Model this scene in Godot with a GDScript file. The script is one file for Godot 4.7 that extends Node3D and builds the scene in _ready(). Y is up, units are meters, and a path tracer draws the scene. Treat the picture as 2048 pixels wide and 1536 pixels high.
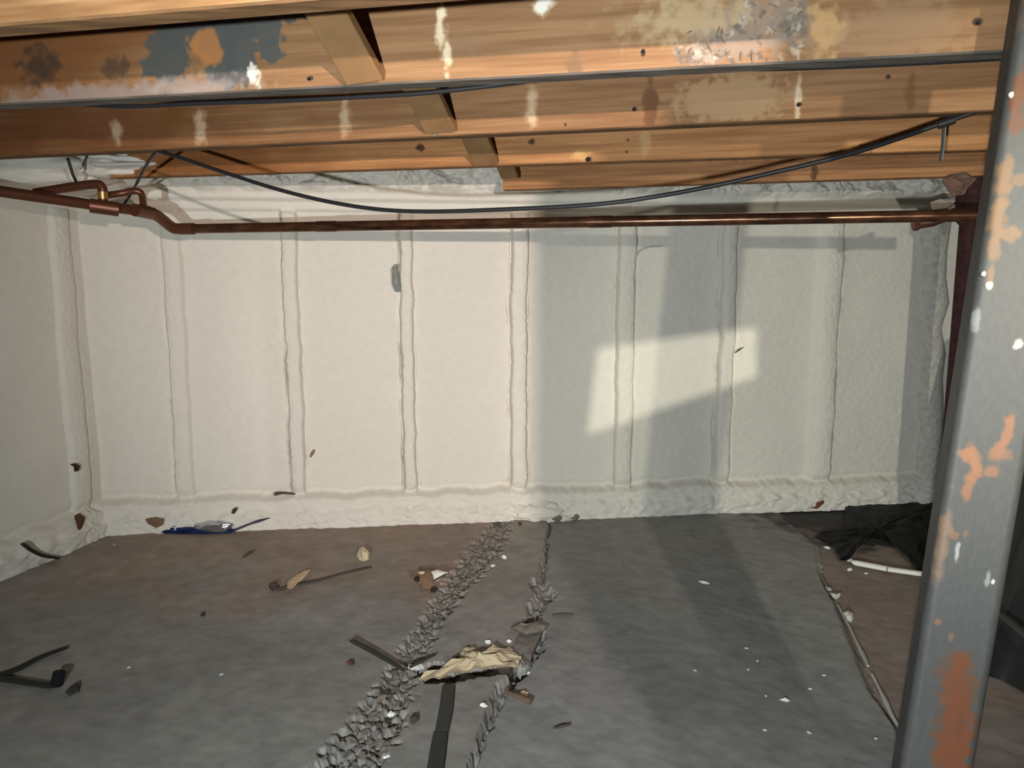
extends Node3D

const F := 1538.0            # focal length in pixels of the 2048 x 1536 frame
const PITCH := 0.1396        # camera looks down 8 degrees
const EYE := Vector3(0, 0.91, 0)
const UNDER := 1.19          # height of the joist undersides
const DECK := 1.43           # height of the subfloor
const WALL_A := 2.83         # back wall: distance = WALL_A + WALL_B * x
const WALL_B := 0.11
var rng := RandomNumberGenerator.new()
var n_low := FastNoiseLite.new()
var n_mid := FastNoiseLite.new()
var n_fine := FastNoiseLite.new()
var n_cell := FastNoiseLite.new()
var n_gap := FastNoiseLite.new()
var mats := {}

# ------------------------------------------------------------------ helpers
func ray(x: float, y: float) -> Vector3:
	var up := Vector3(0, cos(PITCH), -sin(PITCH))
	var fwd := Vector3(0, -sin(PITCH), -cos(PITCH))
	return Vector3((x - 1024.0) / F, 0, 0) + up * ((768.0 - y) / F) + fwd

func hit(x: float, y: float, p: Vector3, n: Vector3) -> Vector3:
	var d := ray(x, y)
	return EYE + d * ((p - EYE).dot(n) / d.dot(n))

func on_floor(x: float, y: float, h := 0.0) -> Vector3:
	return hit(x, y, Vector3(0, h, 0), Vector3.UP)

func at(x: float, y: float, d: float) -> Vector3:
	return hit(x, y, Vector3(0, 0, -d), Vector3.BACK)

func plane_of(a: float, b: float) -> Array:            # vertical plane distance = a + b*x
	return [Vector3(0, 0, -a), Vector3(b, 0, 1).normalized()]

func on_wall(x: float, y: float, off := 0.0) -> Vector3:
	var pl := plane_of(WALL_A - off, WALL_B)
	return hit(x, y, pl[0], pl[1])

func in_line(x: float, y: float, a: float, b: float) -> Vector3:
	var pl := plane_of(a, b)
	return hit(x, y, pl[0], pl[1])

func tag(o: Node, label: String, category := "", group := "", kind := "") -> Node:
	if label: o.set_meta("label", label)
	if category: o.set_meta("category", category)
	if group: o.set_meta("group", group)
	if kind: o.set_meta("kind", kind)
	return o

func numbered(called: String, parent: Node) -> String:
	if not parent.has_node(called): return called
	var k := 1
	while parent.has_node("%s_%03d" % [called, k]): k += 1
	return "%s_%03d" % [called, k]

func put(called: String, mesh: Mesh, m: Material, parent: Node = null) -> MeshInstance3D:
	if parent == null: parent = self
	var o := MeshInstance3D.new()
	o.name = numbered(called, parent)
	o.mesh = mesh
	if m: o.material_override = m
	o.cast_shadow = GeometryInstance3D.SHADOW_CASTING_SETTING_ON
	parent.add_child(o, true)
	return o

func thing(called: String, where := Vector3.ZERO, turn := 0.0) -> Node3D:
	var o := Node3D.new()
	o.name = numbered(called, self)
	add_child(o, true)
	o.position = where
	o.rotation.y = turn
	return o

func mat(c: Color, rough := 0.9, metal := 0.0) -> StandardMaterial3D:
	var key := "%s %s %s" % [c, rough, metal]
	if mats.has(key): return mats[key]
	var m := StandardMaterial3D.new()
	m.albedo_color = c
	m.roughness = rough
	m.metallic = metal
	m.metallic_specular = 0.35
	mats[key] = m
	return m

func rgb(r: float, g: float, b: float) -> Color:
	return Color(r / 255.0, g / 255.0, b / 255.0)

func noise_tex(freq: float, lo: float, hi: float, seed_: int, size := 512, normal := false) -> NoiseTexture2D:
	var n := FastNoiseLite.new()
	n.seed = seed_
	n.noise_type = FastNoiseLite.TYPE_SIMPLEX_SMOOTH
	n.frequency = freq
	n.fractal_octaves = 5
	var t := NoiseTexture2D.new()
	t.width = size
	t.height = size
	t.seamless = true
	t.noise = n
	if normal:
		t.as_normal_map = true
		t.bump_strength = 6.0
	else:
		var g := Gradient.new()
		g.set_color(0, Color(lo, lo, lo))
		g.set_color(1, Color(hi, hi, hi))
		t.color_ramp = g
	return t

func rough_mat(c: Color, rough: float, scale: float, relief: float, lo: float, hi: float, vertex := false) -> StandardMaterial3D:
	var m := StandardMaterial3D.new()
	m.albedo_color = c
	m.roughness = rough
	m.metallic_specular = 0.3
	m.vertex_color_use_as_albedo = vertex
	m.uv1_triplanar = true
	m.uv1_world_triplanar = true
	m.uv1_scale = Vector3.ONE * scale
	m.albedo_texture = noise_tex(0.012, lo, hi, 11)
	m.heightmap_enabled = true
	m.heightmap_scale = relief
	m.heightmap_texture = noise_tex(0.03, 0.0, 1.0, 12)
	return m

func smooth_mesh(pos: PackedVector3Array, nor: PackedVector3Array, idx: PackedInt32Array, col := PackedColorArray(), uv := PackedVector2Array()) -> ArrayMesh:
	var a := []
	a.resize(Mesh.ARRAY_MAX)
	a[Mesh.ARRAY_VERTEX] = pos
	a[Mesh.ARRAY_NORMAL] = nor
	a[Mesh.ARRAY_INDEX] = idx
	if col.size(): a[Mesh.ARRAY_COLOR] = col
	if uv.size(): a[Mesh.ARRAY_TEX_UV] = uv
	var m := ArrayMesh.new()
	m.add_surface_from_arrays(Mesh.PRIMITIVE_TRIANGLES, a)
	return m

func quad(st: SurfaceTool, a: Vector3, b: Vector3, c: Vector3, d: Vector3) -> void:   # clockwise seen from the front
	for v in [a, b, c, a, c, d]: st.add_vertex(v)

func flat_mesh(st: SurfaceTool) -> ArrayMesh:
	st.generate_normals()
	return st.commit()

func new_st(group := -1) -> SurfaceTool:
	var st := SurfaceTool.new()
	st.begin(Mesh.PRIMITIVE_TRIANGLES)
	st.set_smooth_group(group)
	return st

# bevelled bar: corners of the section (counter-clockwise seen from +x end) swept along axis x from x0 to x1
func bar(st: SurfaceTool, x0: float, x1: float, y0: float, y1: float, z0: float, z1: float, bev: float, xf := Transform3D()) -> void:
	var sec := [Vector2(y0, z0 + bev), Vector2(y0 + bev, z0), Vector2(y1 - bev, z0), Vector2(y1, z0 + bev), Vector2(y1, z1 - bev), Vector2(y1 - bev, z1), Vector2(y0 + bev, z1), Vector2(y0, z1 - bev)]
	var k := sec.size()
	for i in k:
		var p: Vector2 = sec[i]
		var q: Vector2 = sec[(i + 1) % k]
		quad(st, xf * Vector3(x0, p.x, p.y), xf * Vector3(x1, p.x, p.y), xf * Vector3(x1, q.x, q.y), xf * Vector3(x0, q.x, q.y))
	for i in range(1, k - 1):
		for v in [Vector3(x1, sec[0].x, sec[0].y), Vector3(x1, sec[i + 1].x, sec[i + 1].y), Vector3(x1, sec[i].x, sec[i].y)]: st.add_vertex(xf * v)
		for v in [Vector3(x0, sec[0].x, sec[0].y), Vector3(x0, sec[i].x, sec[i].y), Vector3(x0, sec[i + 1].x, sec[i + 1].y)]: st.add_vertex(xf * v)

func curve_points(pts: Array, per := 8) -> PackedVector3Array:
	var out := PackedVector3Array()
	for i in pts.size() - 1:
		var p0: Vector3 = pts[maxi(i - 1, 0)]
		var p1: Vector3 = pts[i]
		var p2: Vector3 = pts[i + 1]
		var p3: Vector3 = pts[mini(i + 2, pts.size() - 1)]
		for k in per:
			var t := float(k) / per
			out.append(0.5 * (2.0 * p1 + (p2 - p0) * t + (2.0 * p0 - 5.0 * p1 + 4.0 * p2 - p3) * t * t + (3.0 * p1 - p0 - 3.0 * p2 + p3) * t * t * t))
	out.append(pts[-1])
	return out

func tube(path: PackedVector3Array, radius, sides := 12, flat := 1.0) -> ArrayMesh:   # radius: number or Array along the path
	var pos := PackedVector3Array()
	var nor := PackedVector3Array()
	var idx := PackedInt32Array()
	var n := path.size()
	var last_up := Vector3.UP
	for i in n:
		var t := (path[mini(i + 1, n - 1)] - path[maxi(i - 1, 0)]).normalized()
		if absf(t.dot(last_up)) > 0.95: last_up = Vector3.RIGHT if absf(t.x) < 0.9 else Vector3.BACK
		var side := t.cross(last_up).normalized()
		var up := side.cross(t).normalized()
		last_up = up
		var r: float = radius if radius is float else lerpf(radius[int(floor(float(i) / (n - 1) * (radius.size() - 1)))], radius[int(ceil(float(i) / (n - 1) * (radius.size() - 1)))], fposmod(float(i) / (n - 1) * (radius.size() - 1), 1.0))
		for k in sides:
			var a := TAU * k / sides
			var off := side * cos(a) + up * sin(a) * flat
			pos.append(path[i] + off * r)
			nor.append((side * cos(a) * flat + up * sin(a)).normalized())
	for i in n - 1:
		for k in sides:
			var a := i * sides + k
			var b := i * sides + (k + 1) % sides
			var c := a + sides
			var d := b + sides
			idx.append_array(PackedInt32Array([a, b, c, b, d, c]))
	for e in 2:
		var i := 0 if e == 0 else n - 1
		var c0 := pos.size()
		var t := (path[1] - path[0]).normalized() * -1.0 if e == 0 else (path[n - 1] - path[n - 2]).normalized()
		pos.append(path[i]); nor.append(t)
		for k in sides:
			pos.append(pos[i * sides + k]); nor.append(t)
		for k in sides:
			if e == 0: idx.append_array(PackedInt32Array([c0, c0 + 1 + (k + 1) % sides, c0 + 1 + k]))
			else: idx.append_array(PackedInt32Array([c0, c0 + 1 + k, c0 + 1 + (k + 1) % sides]))
	return smooth_mesh(pos, nor, idx)

# faceted lump: a subdivided octahedron pushed about by noise
func lump(size: Vector3, seed_: int, bumps := 0.35, freq := 1.6, sub := 2, smooth := false) -> ArrayMesh:
	var tris := []
	var v := [Vector3.UP, Vector3.DOWN, Vector3.LEFT, Vector3.RIGHT, Vector3.FORWARD, Vector3.BACK]
	for t in [[0, 3, 5], [0, 5, 2], [0, 2, 4], [0, 4, 3], [1, 5, 3], [1, 2, 5], [1, 4, 2], [1, 3, 4]]:
		tris.append([v[t[0]], v[t[1]], v[t[2]]])
	for s in sub:
		var nt := []
		for t in tris:
			var a: Vector3 = ((t[0] + t[1]) as Vector3).normalized()
			var b: Vector3 = ((t[1] + t[2]) as Vector3).normalized()
			var c: Vector3 = ((t[2] + t[0]) as Vector3).normalized()
			nt.append_array([[t[0], a, c], [a, t[1], b], [c, b, t[2]], [a, b, c]])
		tris = nt
	var st := new_st(0 if smooth else -1)
	var nz := FastNoiseLite.new()
	nz.seed = seed_
	nz.frequency = 1.0
	nz.fractal_octaves = 2
	for t in tris:
		var w := []
		for p in t:
			var pp: Vector3 = p
			var k := 1.0 + bumps * nz.get_noise_3dv(pp * freq + Vector3.ONE * seed_ * 3.7)
			w.append(pp * k * size)
		if (w[1] - w[0]).cross(w[2] - w[0]).dot(w[0] + w[1] + w[2]) > 0.0: w.reverse()
		for p in w: st.add_vertex(p)
	return flat_mesh(st)

# a thin irregular sheet: outline in pixels met with a plane; rings towards its middle are lifted
func sheet(poly: Array, p: Vector3, n: Vector3, thick: float, lift: float, crumple: float, seed_: int, rings := 5, per := 3, edge_up := false) -> ArrayMesh:
	var w := []
	for k in poly.size():
		for j in per:
			var q: Vector2 = (poly[k] as Vector2).lerp(poly[(k + 1) % poly.size()], float(j) / per)
			w.append(hit(q.x, q.y, p, n))
	var c := Vector3.ZERO
	for q in w: c += q
	c /= w.size()
	var nz := FastNoiseLite.new()
	nz.seed = seed_
	nz.frequency = 28.0
	var top := []
	for r in rings + 1:
		var row := []
		for q in w:
			var s := float(r) / rings
			var b := c.lerp(q, s)
			var shape := s * s if edge_up else 1.0 - s * s
			row.append(b + n * (thick + lift * shape + crumple * (nz.get_noise_3dv(b) + 0.5)))
		top.append(row)
	var st := new_st(-1)
	var m := w.size()
	for r in rings:
		for k in m:
			var a: Vector3 = top[r][k]
			var b: Vector3 = top[r][(k + 1) % m]
			var cc: Vector3 = top[r + 1][(k + 1) % m]
			var d: Vector3 = top[r + 1][k]
			var o := n * thick
			var flip := (b - a).cross(cc - a).dot(n) + (cc - a).cross(d - a).dot(n) > 0.0
			if flip:
				quad(st, a, d, cc, b)
				quad(st, a - o, b - o, cc - o, d - o)
			else:
				quad(st, a, b, cc, d)
				quad(st, a - o, d - o, cc - o, b - o)
			if r == rings - 1:
				quad(st, d, cc, cc - o, d - o)
				quad(st, d - o, cc - o, cc, d)
	return flat_mesh(st)

func box(called: String, lo: Vector3, hi: Vector3, m: Material, parent: Node = null) -> MeshInstance3D:
	var st := new_st()
	bar(st, lo.x, hi.x, lo.y, hi.y, lo.z, hi.z, 0.002)
	return put(called, flat_mesh(st), m, parent)

# ------------------------------------------------------------------ painted faces
class Face:
	var o: Vector3      # lower left corner
	var u: Vector3
	var v: Vector3
	var n: Vector3
	var len_u: float
	var len_v: float

func face_px(f: Face, x: float, y: float) -> Vector2:
	var p := hit(x, y, f.o, f.n) - f.o
	return Vector2(p.dot(f.u), p.dot(f.v))

class Paint:
	var w: int
	var h: int
	var data: PackedFloat32Array
	func img() -> ImageTexture:
		var b := PackedByteArray()
		b.resize(w * h * 3)
		for i in w * h * 3: b[i] = int(clampf(data[i], 0.0, 255.0))
		return ImageTexture.create_from_image(Image.create_from_data(w, h, false, Image.FORMAT_RGB8, b))

# soft-edged ragged stain or painted shade; centre and radii in metres on the face
func stain_or_shade(pt: Paint, f: Face, c: Vector2, r: Vector2, col: Color, strength: float, edge := 0.35, ragged := 0.5, freq := 30.0, slant := 0.0) -> void:
	var sx := pt.w / f.len_u
	var sy := pt.h / f.len_v
	var x0 := clampi(int((c.x - r.x * 1.8) * sx), 0, pt.w - 1)
	var x1 := clampi(int((c.x + r.x * 1.8) * sx), 0, pt.w - 1)
	var y0 := clampi(int((c.y - r.y * 1.8) * sy), 0, pt.h - 1)
	var y1 := clampi(int((c.y + r.y * 1.8) * sy), 0, pt.h - 1)
	var cr := col.r * 255.0
	var cg := col.g * 255.0
	var cb := col.b * 255.0
	for yy in range(y0, y1 + 1):
		var py := yy / sy
		for xx in range(x0, x1 + 1):
			var px := xx / sx
			var dx := (px - c.x - slant * (py - c.y)) / r.x
			var dy := (py - c.y) / r.y
			var d := sqrt(dx * dx + dy * dy)
			if d > 1.8: continue
			d += ragged * n_mid.get_noise_2d(px * freq, py * freq + c.x * 91.0)
			var a := strength * (1.0 - smoothstep(1.0 - edge, 1.0 + edge * 0.3, d))
			if a <= 0.003: continue
			var i := ((pt.h - 1 - yy) * pt.w + xx) * 3
			pt.data[i] += (cr - pt.data[i]) * a
			pt.data[i + 1] += (cg - pt.data[i + 1]) * a
			pt.data[i + 2] += (cb - pt.data[i + 2]) * a

func px_stain_or_shade(pt: Paint, f: Face, x: float, y: float, rx: float, ry: float, col: Color, strength: float, edge := 0.35, ragged := 0.5, freq := 30.0, slant := 0.0) -> void:
	var c := face_px(f, x, y)
	var a := face_px(f, x - rx, y)
	var b := face_px(f, x + rx, y)
	var d := face_px(f, x, y - ry)
	var e := face_px(f, x, y + ry)
	stain_or_shade(pt, f, c, Vector2(absf(b.x - a.x) / 2.0, absf(d.y - e.y) / 2.0), col, strength, edge, ragged, freq, slant)

func wood_paint(w: int, h: int, f: Face, a: Color, b: Color, seed_: int) -> Paint:
	var pt := Paint.new()
	pt.w = w
	pt.h = h
	pt.data.resize(w * h * 3)
	var nz := FastNoiseLite.new()
	nz.seed = seed_
	nz.frequency = 1.0
	nz.fractal_octaves = 3
	for y in h:
		var v := y * f.len_v / h
		for x in w:
			var u := x * f.len_u / w
			var g := nz.get_noise_2d(u * 2.2, v * 55.0) * 0.9 + nz.get_noise_2d(u * 9.0 + 50.0, v * 260.0) * 0.35
			var t := clampf(0.5 + g, 0.0, 1.0)
			var i := (y * w + x) * 3
			pt.data[i] = (a.r + (b.r - a.r) * t) * 255.0
			pt.data[i + 1] = (a.g + (b.g - a.g) * t) * 255.0
			pt.data[i + 2] = (a.b + (b.b - a.b) * t) * 255.0
	return pt

func painted(pt: Paint, rough := 0.75) -> StandardMaterial3D:
	var m := StandardMaterial3D.new()
	m.albedo_texture = pt.img()
	m.roughness = rough
	m.metallic_specular = 0.3
	return m

func face_quad(f: Face, off := 0.0) -> ArrayMesh:
	return null

# ------------------------------------------------------------------ spray-foam walls: one height field cut into bays, ribs, sill and header
func foam_height(u: float, v: float, ribs: Array, sill: float, head: float, seed_: float, lumpy: float) -> float:
	var h := 0.009 * n_low.get_noise_2d(u * 2.2 + seed_, v * 1.6) + 0.0016 * n_mid.get_noise_2d(u * 38.0 + seed_, v * 38.0) + 0.0009 * n_fine.get_noise_2d(u * 120.0, v * 120.0 + seed_)
	var wob := 0.006 * n_low.get_noise_2d(u * 3.0 + 7.0, v * 4.5) + 0.0022 * n_mid.get_noise_2d(u * 2.0, v * 26.0 + seed_)
	var s := sill + 0.010 * n_low.get_noise_2d(u * 6.0 + seed_, 3.0) + 0.004 * n_mid.get_noise_2d(u * 30.0, 9.0)
	var in_bay := smoothstep(s - 0.01, s + 0.018, v) * (1.0 - smoothstep(head - 0.012, head + 0.006, v))
	var rib_sum := 0.0
	for r in ribs:
		var du: float = u - r[0] + wob
		if absf(du) > r[1] + 0.09: continue
		var e: float = r[5] if r.size() > 5 else 0.006
		var top := smoothstep(-r[1] - e, -r[1] + e, du) * (1.0 - smoothstep(r[1] - e, r[1] + e, du))
		var rounded := 1.0 - 0.25 * pow(clampf(absf(du) / r[1], 0.0, 1.0), 3.0)
		rib_sum += r[2] * top * rounded
		var gl: float = du + r[1] + 0.004
		var gr: float = du - r[1] - 0.004
		var fade := 0.8 + 0.8 * n_low.get_noise_2d(r[0] * 40.0, v * 5.0)
		rib_sum -= (r[3] * exp(-gl * gl / 0.000014) + r[4] * exp(-gr * gr / 0.000014)) * clampf(fade, 0.15, 1.2)
		# foam swells gently up to the stud
		rib_sum += 0.008 * exp(-du * du / 0.0022)
	h += rib_sum * in_bay
	# dip along the top of the sill, then the sill itself and its toe
	var g := v - s - 0.014
	h -= 0.009 * exp(-g * g / 0.00022)
	h += 0.036 * (1.0 - smoothstep(s - 0.014, s + 0.008, v))
	var toe := 0.062 + 0.016 * n_mid.get_noise_2d(u * 9.0 + seed_, 21.0)
	h += (0.016 + 0.006 * n_mid.get_noise_2d(u * 14.0, v * 20.0 + seed_)) * (1.0 - smoothstep(toe - 0.016, toe + 0.010, v))
	h += 0.0035 * n_mid.get_noise_2d(u * 22.0 + seed_, v * 46.0) * (1.0 - smoothstep(s - 0.02, s, v))
	# plates and the lumpy overspray above them
	h += 0.016 * smoothstep(head - 0.006, head + 0.006, v) + 0.020 * smoothstep(head + 0.028, head + 0.042, v)
	var up := smoothstep(head + 0.055, head + 0.09, v)
	h += up * (0.03 + lumpy * (0.030 * n_mid.get_noise_2d(u * 7.0 + seed_, v * 9.0) + 0.020 * absf(n_mid.get_noise_2d(u * 17.0, v * 22.0 + seed_))))
	return h

func foam_wall(called: String, label: String, o: Vector3, t: Vector3, n: Vector3, u0: float, u1: float, ribs: Array, sill: float, head: float, m: Material, seed_: float, step := 0.008) -> Node3D:
	var root := thing(called)
	tag(root, label, "wall", "", "structure")
	var cuts := [u0]
	for r in ribs:
		cuts.append(r[0] - r[1] - 0.010)
		cuts.append(r[0] + r[1] + 0.010)
	cuts.append(u1)
	var us := PackedFloat32Array()
	var cut_at := []
	for k in cuts.size() - 1:
		cut_at.append(us.size())
		var w: float = cuts[k + 1] - cuts[k]
		var cnt := maxi(2, int(ceil(w / (0.0028 if k % 2 == 1 else step))))
		for j in cnt: us.append(cuts[k] + w * j / cnt)
	cut_at.append(us.size())
	us.append(u1)
	var vs := PackedFloat32Array()
	var v := 0.0
	while v < DECK:
		vs.append(v)
		v += 0.0045 if v < sill + 0.04 or v > head - 0.03 else 0.009
	vs.append(DECK)
	var nu := us.size()
	var nv := vs.size()
	var pos := PackedVector3Array()
	pos.resize(nu * nv)
	for j in nv:
		for i in nu:
			pos[j * nu + i] = o + t * us[i] + Vector3.UP * vs[j] + n * foam_height(us[i], vs[j], ribs, sill, head, seed_, 1.0)
	var nor := PackedVector3Array()
	nor.resize(nu * nv)
	for j in nv:
		for i in nu:
			var a := pos[j * nu + mini(i + 1, nu - 1)] - pos[j * nu + maxi(i - 1, 0)]
			var b := pos[mini(j + 1, nv - 1) * nu + i] - pos[maxi(j - 1, 0) * nu + i]
			nor[j * nu + i] = a.cross(b).normalized()
	var js := 0
	while vs[js] < sill + 0.026: js += 1
	var jh := 0
	while vs[jh] < head - 0.008: jh += 1
	var jobs := [["foam_sill", 0, nu - 1, 0, js], ["foam_header", 0, nu - 1, jh, nv - 1]]
	for k in cuts.size() - 1:
		jobs.append(["foam_panel" if k % 2 == 0 else "foam_rib", cut_at[k], cut_at[k + 1], js, jh])
	for jb in jobs:
		var p := PackedVector3Array()
		var q := PackedVector3Array()
		var idx := PackedInt32Array()
		var w: int = jb[2] - jb[1] + 1
		for j in range(jb[3], jb[4] + 1):
			for i in range(jb[1], jb[2] + 1):
				p.append(pos[j * nu + i])
				q.append(nor[j * nu + i])
		for j in jb[4] - jb[3]:
			for i in w - 1:
				var a: int = j * w + i
				idx.append_array(PackedInt32Array([a, a + w, a + 1, a + 1, a + w, a + w + 1]))
		put(jb[0], smooth_mesh(p, q, idx), m, root)
	# the masonry behind the foam gives the wall its thickness
	var st := new_st()
	var xf := Transform3D(Basis(t, Vector3.UP, n), o)
	bar(st, u0 - 0.1, u1 + 0.1, -0.05, DECK + 0.05, -0.22, -0.03, 0.003, xf)
	put("masonry", flat_mesh(st), mat(rgb(150, 148, 142)), root)
	return root

# ------------------------------------------------------------------ floor
func line_rows(pts: Array) -> Array:             # pixel polyline with half width -> [distance, x, half width] near to far
	var rows := []
	for p in pts:
		var q := on_floor(p[0], p[1])
		var e := on_floor(p[0] + p[2], p[1])
		rows.append([-q.z, q.x, e.x - q.x])
	rows.sort_custom(func(a, b): return a[0] < b[0])
	return rows

func row_at(rows: Array, d: float) -> Vector2:
	if d <= rows[0][0]: return Vector2(rows[0][1] + (d - rows[0][0]) * (rows[1][1] - rows[0][1]) / (rows[1][0] - rows[0][0]), rows[0][2])
	for k in rows.size() - 1:
		if d <= rows[k + 1][0]:
			var t: float = (d - rows[k][0]) / (rows[k + 1][0] - rows[k][0])
			return Vector2(lerpf(rows[k][1], rows[k + 1][1], t), lerpf(rows[k][2], rows[k + 1][2], t))
	return Vector2(rows[-1][1], rows[-1][2])

var left_rows: Array
var right_rows: Array
var scrap_rows: Array
var hole: PackedVector2Array

func floor_height(x: float, d: float, l: Vector2, r: Vector2, s: Vector2) -> float:
	var h := 0.004 * n_low.get_noise_2d(x * 2.0, d * 2.0) + 0.0008 * n_low.get_noise_2d(x * 20.0, d * 20.0)
	if d < 0.6 or d > 3.0: return h
	var wob := 0.40 * n_low.get_noise_2d(x * 20.0, d * 20.0) + 0.28 * n_low.get_noise_2d(x * 44.0 + 9.0, d * 44.0)
	var dl := absf(x - l.x) / l.y + wob
	if dl < 1.5:
		var k := 1.0 - smoothstep(0.55, 1.05, dl)
		var px := (x + d * 0.28 + 0.010 * n_mid.get_noise_2d(x * 16.0, d * 16.0)) * 46.0
		var py := (d + 0.012 * n_mid.get_noise_2d(x * 16.0 + 50.0, d * 16.0)) * 27.0
		h += k * (-0.010 + 0.0022 * n_cell.get_noise_2d(px, py) - 0.006 * (1.0 - smoothstep(0.03, 0.22, n_gap.get_noise_2d(px, py) + 1.0)) + 0.009 * n_low.get_noise_2d(x * 16.0, d * 9.0) + 0.002 * n_low.get_noise_2d(x * 60.0, d * 55.0))
	var dr := absf(x - r.x + 0.010 * n_low.get_noise_2d(5.0, d * 10.0)) / r.y + wob * 0.8
	if dr < 1.5:
		var k := 1.0 - smoothstep(0.6, 1.0, dr)
		h += k * (-0.020 + 0.002 * n_cell.get_noise_2d(x * 30.0, d * 24.0) + 0.009 * n_low.get_noise_2d(x * 24.0 + 80.0, d * 18.0))
	if x > l.x and x < r.x: h += 0.004
	if absf(x - s.x) < 0.05 and d > 1.4 and d < 2.35:
		var ds := absf(x - s.x + 0.005 * n_low.get_noise_2d(15.0, d * 9.0)) / 0.009
		h -= 0.008 * (1.0 - smoothstep(0.3, 1.3, ds))
	if x > s.x and d > 1.3: h -= 0.006
	if x > -0.32 and x < 0.08 and d > 1.45 and d < 1.85:
		var q := Vector2(x + 0.006 * n_mid.get_noise_2d(x * 40.0, d * 40.0 + 5.0), d + 0.006 * n_mid.get_noise_2d(x * 40.0 + 33.0, d * 40.0))
		if Geometry2D.is_point_in_polygon(q, hole): h -= 0.045
	return h

func ground(x: float, d: float) -> float:
	return floor_height(x, d, row_at(left_rows, d), row_at(right_rows, d), row_at(scrap_rows, d))

func build_floor() -> void:
	left_rows = line_rows([[1003, 1046, 24], [978, 1088, 40], [938, 1138, 38], [893, 1200, 32], [868, 1240, 30], [832, 1298, 34], [802, 1350, 40], [772, 1410, 52], [735, 1470, 66], [692, 1536, 84], [640, 1640, 100], [600, 1800, 100]])
	right_rows = line_rows([[1099, 1058, 3], [1092, 1110, 5], [1083, 1150, 8], [1078, 1166, 22], [1090, 1190, 24], [1075, 1216, 18], [1066, 1244, 16], [1062, 1268, 28], [1064, 1300, 27], [1046, 1340, 14], [1012, 1374, 20], [990, 1410, 13], [966, 1470, 10], [946, 1536, 8], [925, 1610, 7], [880, 1800, 7]])
	scrap_rows = line_rows([[1632, 1090, 4], [1645, 1150, 4], [1672, 1205, 4], [1705, 1285, 4], [1740, 1370, 4], [1795, 1452, 4], [1850, 1560, 4], [1900, 1700, 4]])
	for p in [[832, 1336], [862, 1326], [905, 1330], [925, 1312], [960, 1318], [1000, 1304], [1022, 1303], [1036, 1322], [1052, 1330], [1046, 1352], [1000, 1352], [960, 1356], [900, 1368], [850, 1368]]:
		var q := on_floor(p[0], p[1])
		hole.append(Vector2(q.x, -q.z))
	var xs := PackedFloat32Array()
	var x := -2.9
	while x < 2.3:
		xs.append(x)
		if x < -1.75 or x > 1.45: x += 0.08
		elif (x > -0.62 and x < 0.2) or (x > 0.58 and x < 0.96): x += 0.0036
		else: x += 0.008
	var ds := PackedFloat32Array()
	var d := -2.3
	while d < 3.25:
		ds.append(d)
		if d < 1.2 or d > 3.0: d += 0.07
		else: d += 0.0045
	var nx := xs.size()
	var nd := ds.size()
	var pos := PackedVector3Array()
	pos.resize(nx * nd)
	var col := PackedColorArray()
	col.resize(nx * nd)
	var kind := PackedByteArray()
	kind.resize(nx * nd)
	var grey := Color(0.350, 0.330, 0.298)
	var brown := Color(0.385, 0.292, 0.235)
	var dark := Color(0.150, 0.145, 0.138)
	for j in nd:
		var l := row_at(left_rows, ds[j])
		var r := row_at(right_rows, ds[j])
		var s := row_at(scrap_rows, ds[j])
		for i in nx:
			var xx := xs[i]
			var dd := ds[j]
			pos[j * nx + i] = Vector3(xx, floor_height(xx, dd, l, r, s), -dd)
			# dirt plus warm lamp light painted in back left; brown soil on right slab
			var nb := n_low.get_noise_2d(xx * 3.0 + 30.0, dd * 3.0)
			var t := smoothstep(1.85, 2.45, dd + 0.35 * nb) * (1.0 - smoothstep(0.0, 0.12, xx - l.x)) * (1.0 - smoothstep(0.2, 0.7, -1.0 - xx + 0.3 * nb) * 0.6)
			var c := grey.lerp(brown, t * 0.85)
			var w := smoothstep(0.5, -0.2, n_low.get_noise_2d(xx * 2.3, dd * 2.3 + 60.0))
			c = c.lerp(dark, 0.15 * (1.0 - w))
			if xx > r.x: c = c.lerp(Color(0.312, 0.308, 0.296), 0.8)
			if xx > s.x and dd > 1.2: c = Color(0.30, 0.225, 0.185).lerp(grey, 0.2 + 0.3 * nb)
			# damp black soil in the far right corner
			c = c.lerp(Color(0.075, 0.070, 0.064), smoothstep(0.92, 1.18, xx + 0.4 * (dd - 2.6) + 0.12 * n_mid.get_noise_2d(xx * 9.0, dd * 9.0)) * smoothstep(2.46, 2.58, dd + 0.1 * n_mid.get_noise_2d(xx * 12.0, dd * 12.0)))
			c = c.lerp(dark, 0.12 * clampf(n_mid.get_noise_2d(xx * 18.0, dd * 18.0) * 2.0, 0.0, 1.0))
			c *= 1.0 + 0.07 * n_mid.get_noise_2d(xx * 8.0 + 5.0, dd * 8.0)
			var k := 2
			if dd > 1.0:
				if absf(xx - l.x) < l.y * 0.9:
					k = 4
					c = c.lerp(Color(0.34, 0.315, 0.28), 0.7) * (0.85 + 0.5 * n_mid.get_noise_2d(xx * 45.0, dd * 45.0))
				elif xx < l.x: k = 0
				elif xx < r.x: k = 1
				elif xx > s.x: k = 3
			else: k = 0 if xx < l.x else (1 if xx < r.x else (2 if xx < s.x else 3))
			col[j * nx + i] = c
			kind[j * nx + i] = k
	var nor := PackedVector3Array()
	nor.resize(nx * nd)
	for j in nd:
		for i in nx:
			var a := pos[j * nx + mini(i + 1, nx - 1)] - pos[j * nx + maxi(i - 1, 0)]
			var b := pos[mini(j + 1, nd - 1) * nx + i] - pos[maxi(j - 1, 0) * nx + i]
			nor[j * nx + i] = a.cross(b).normalized()
	var root := thing("floor")
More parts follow.
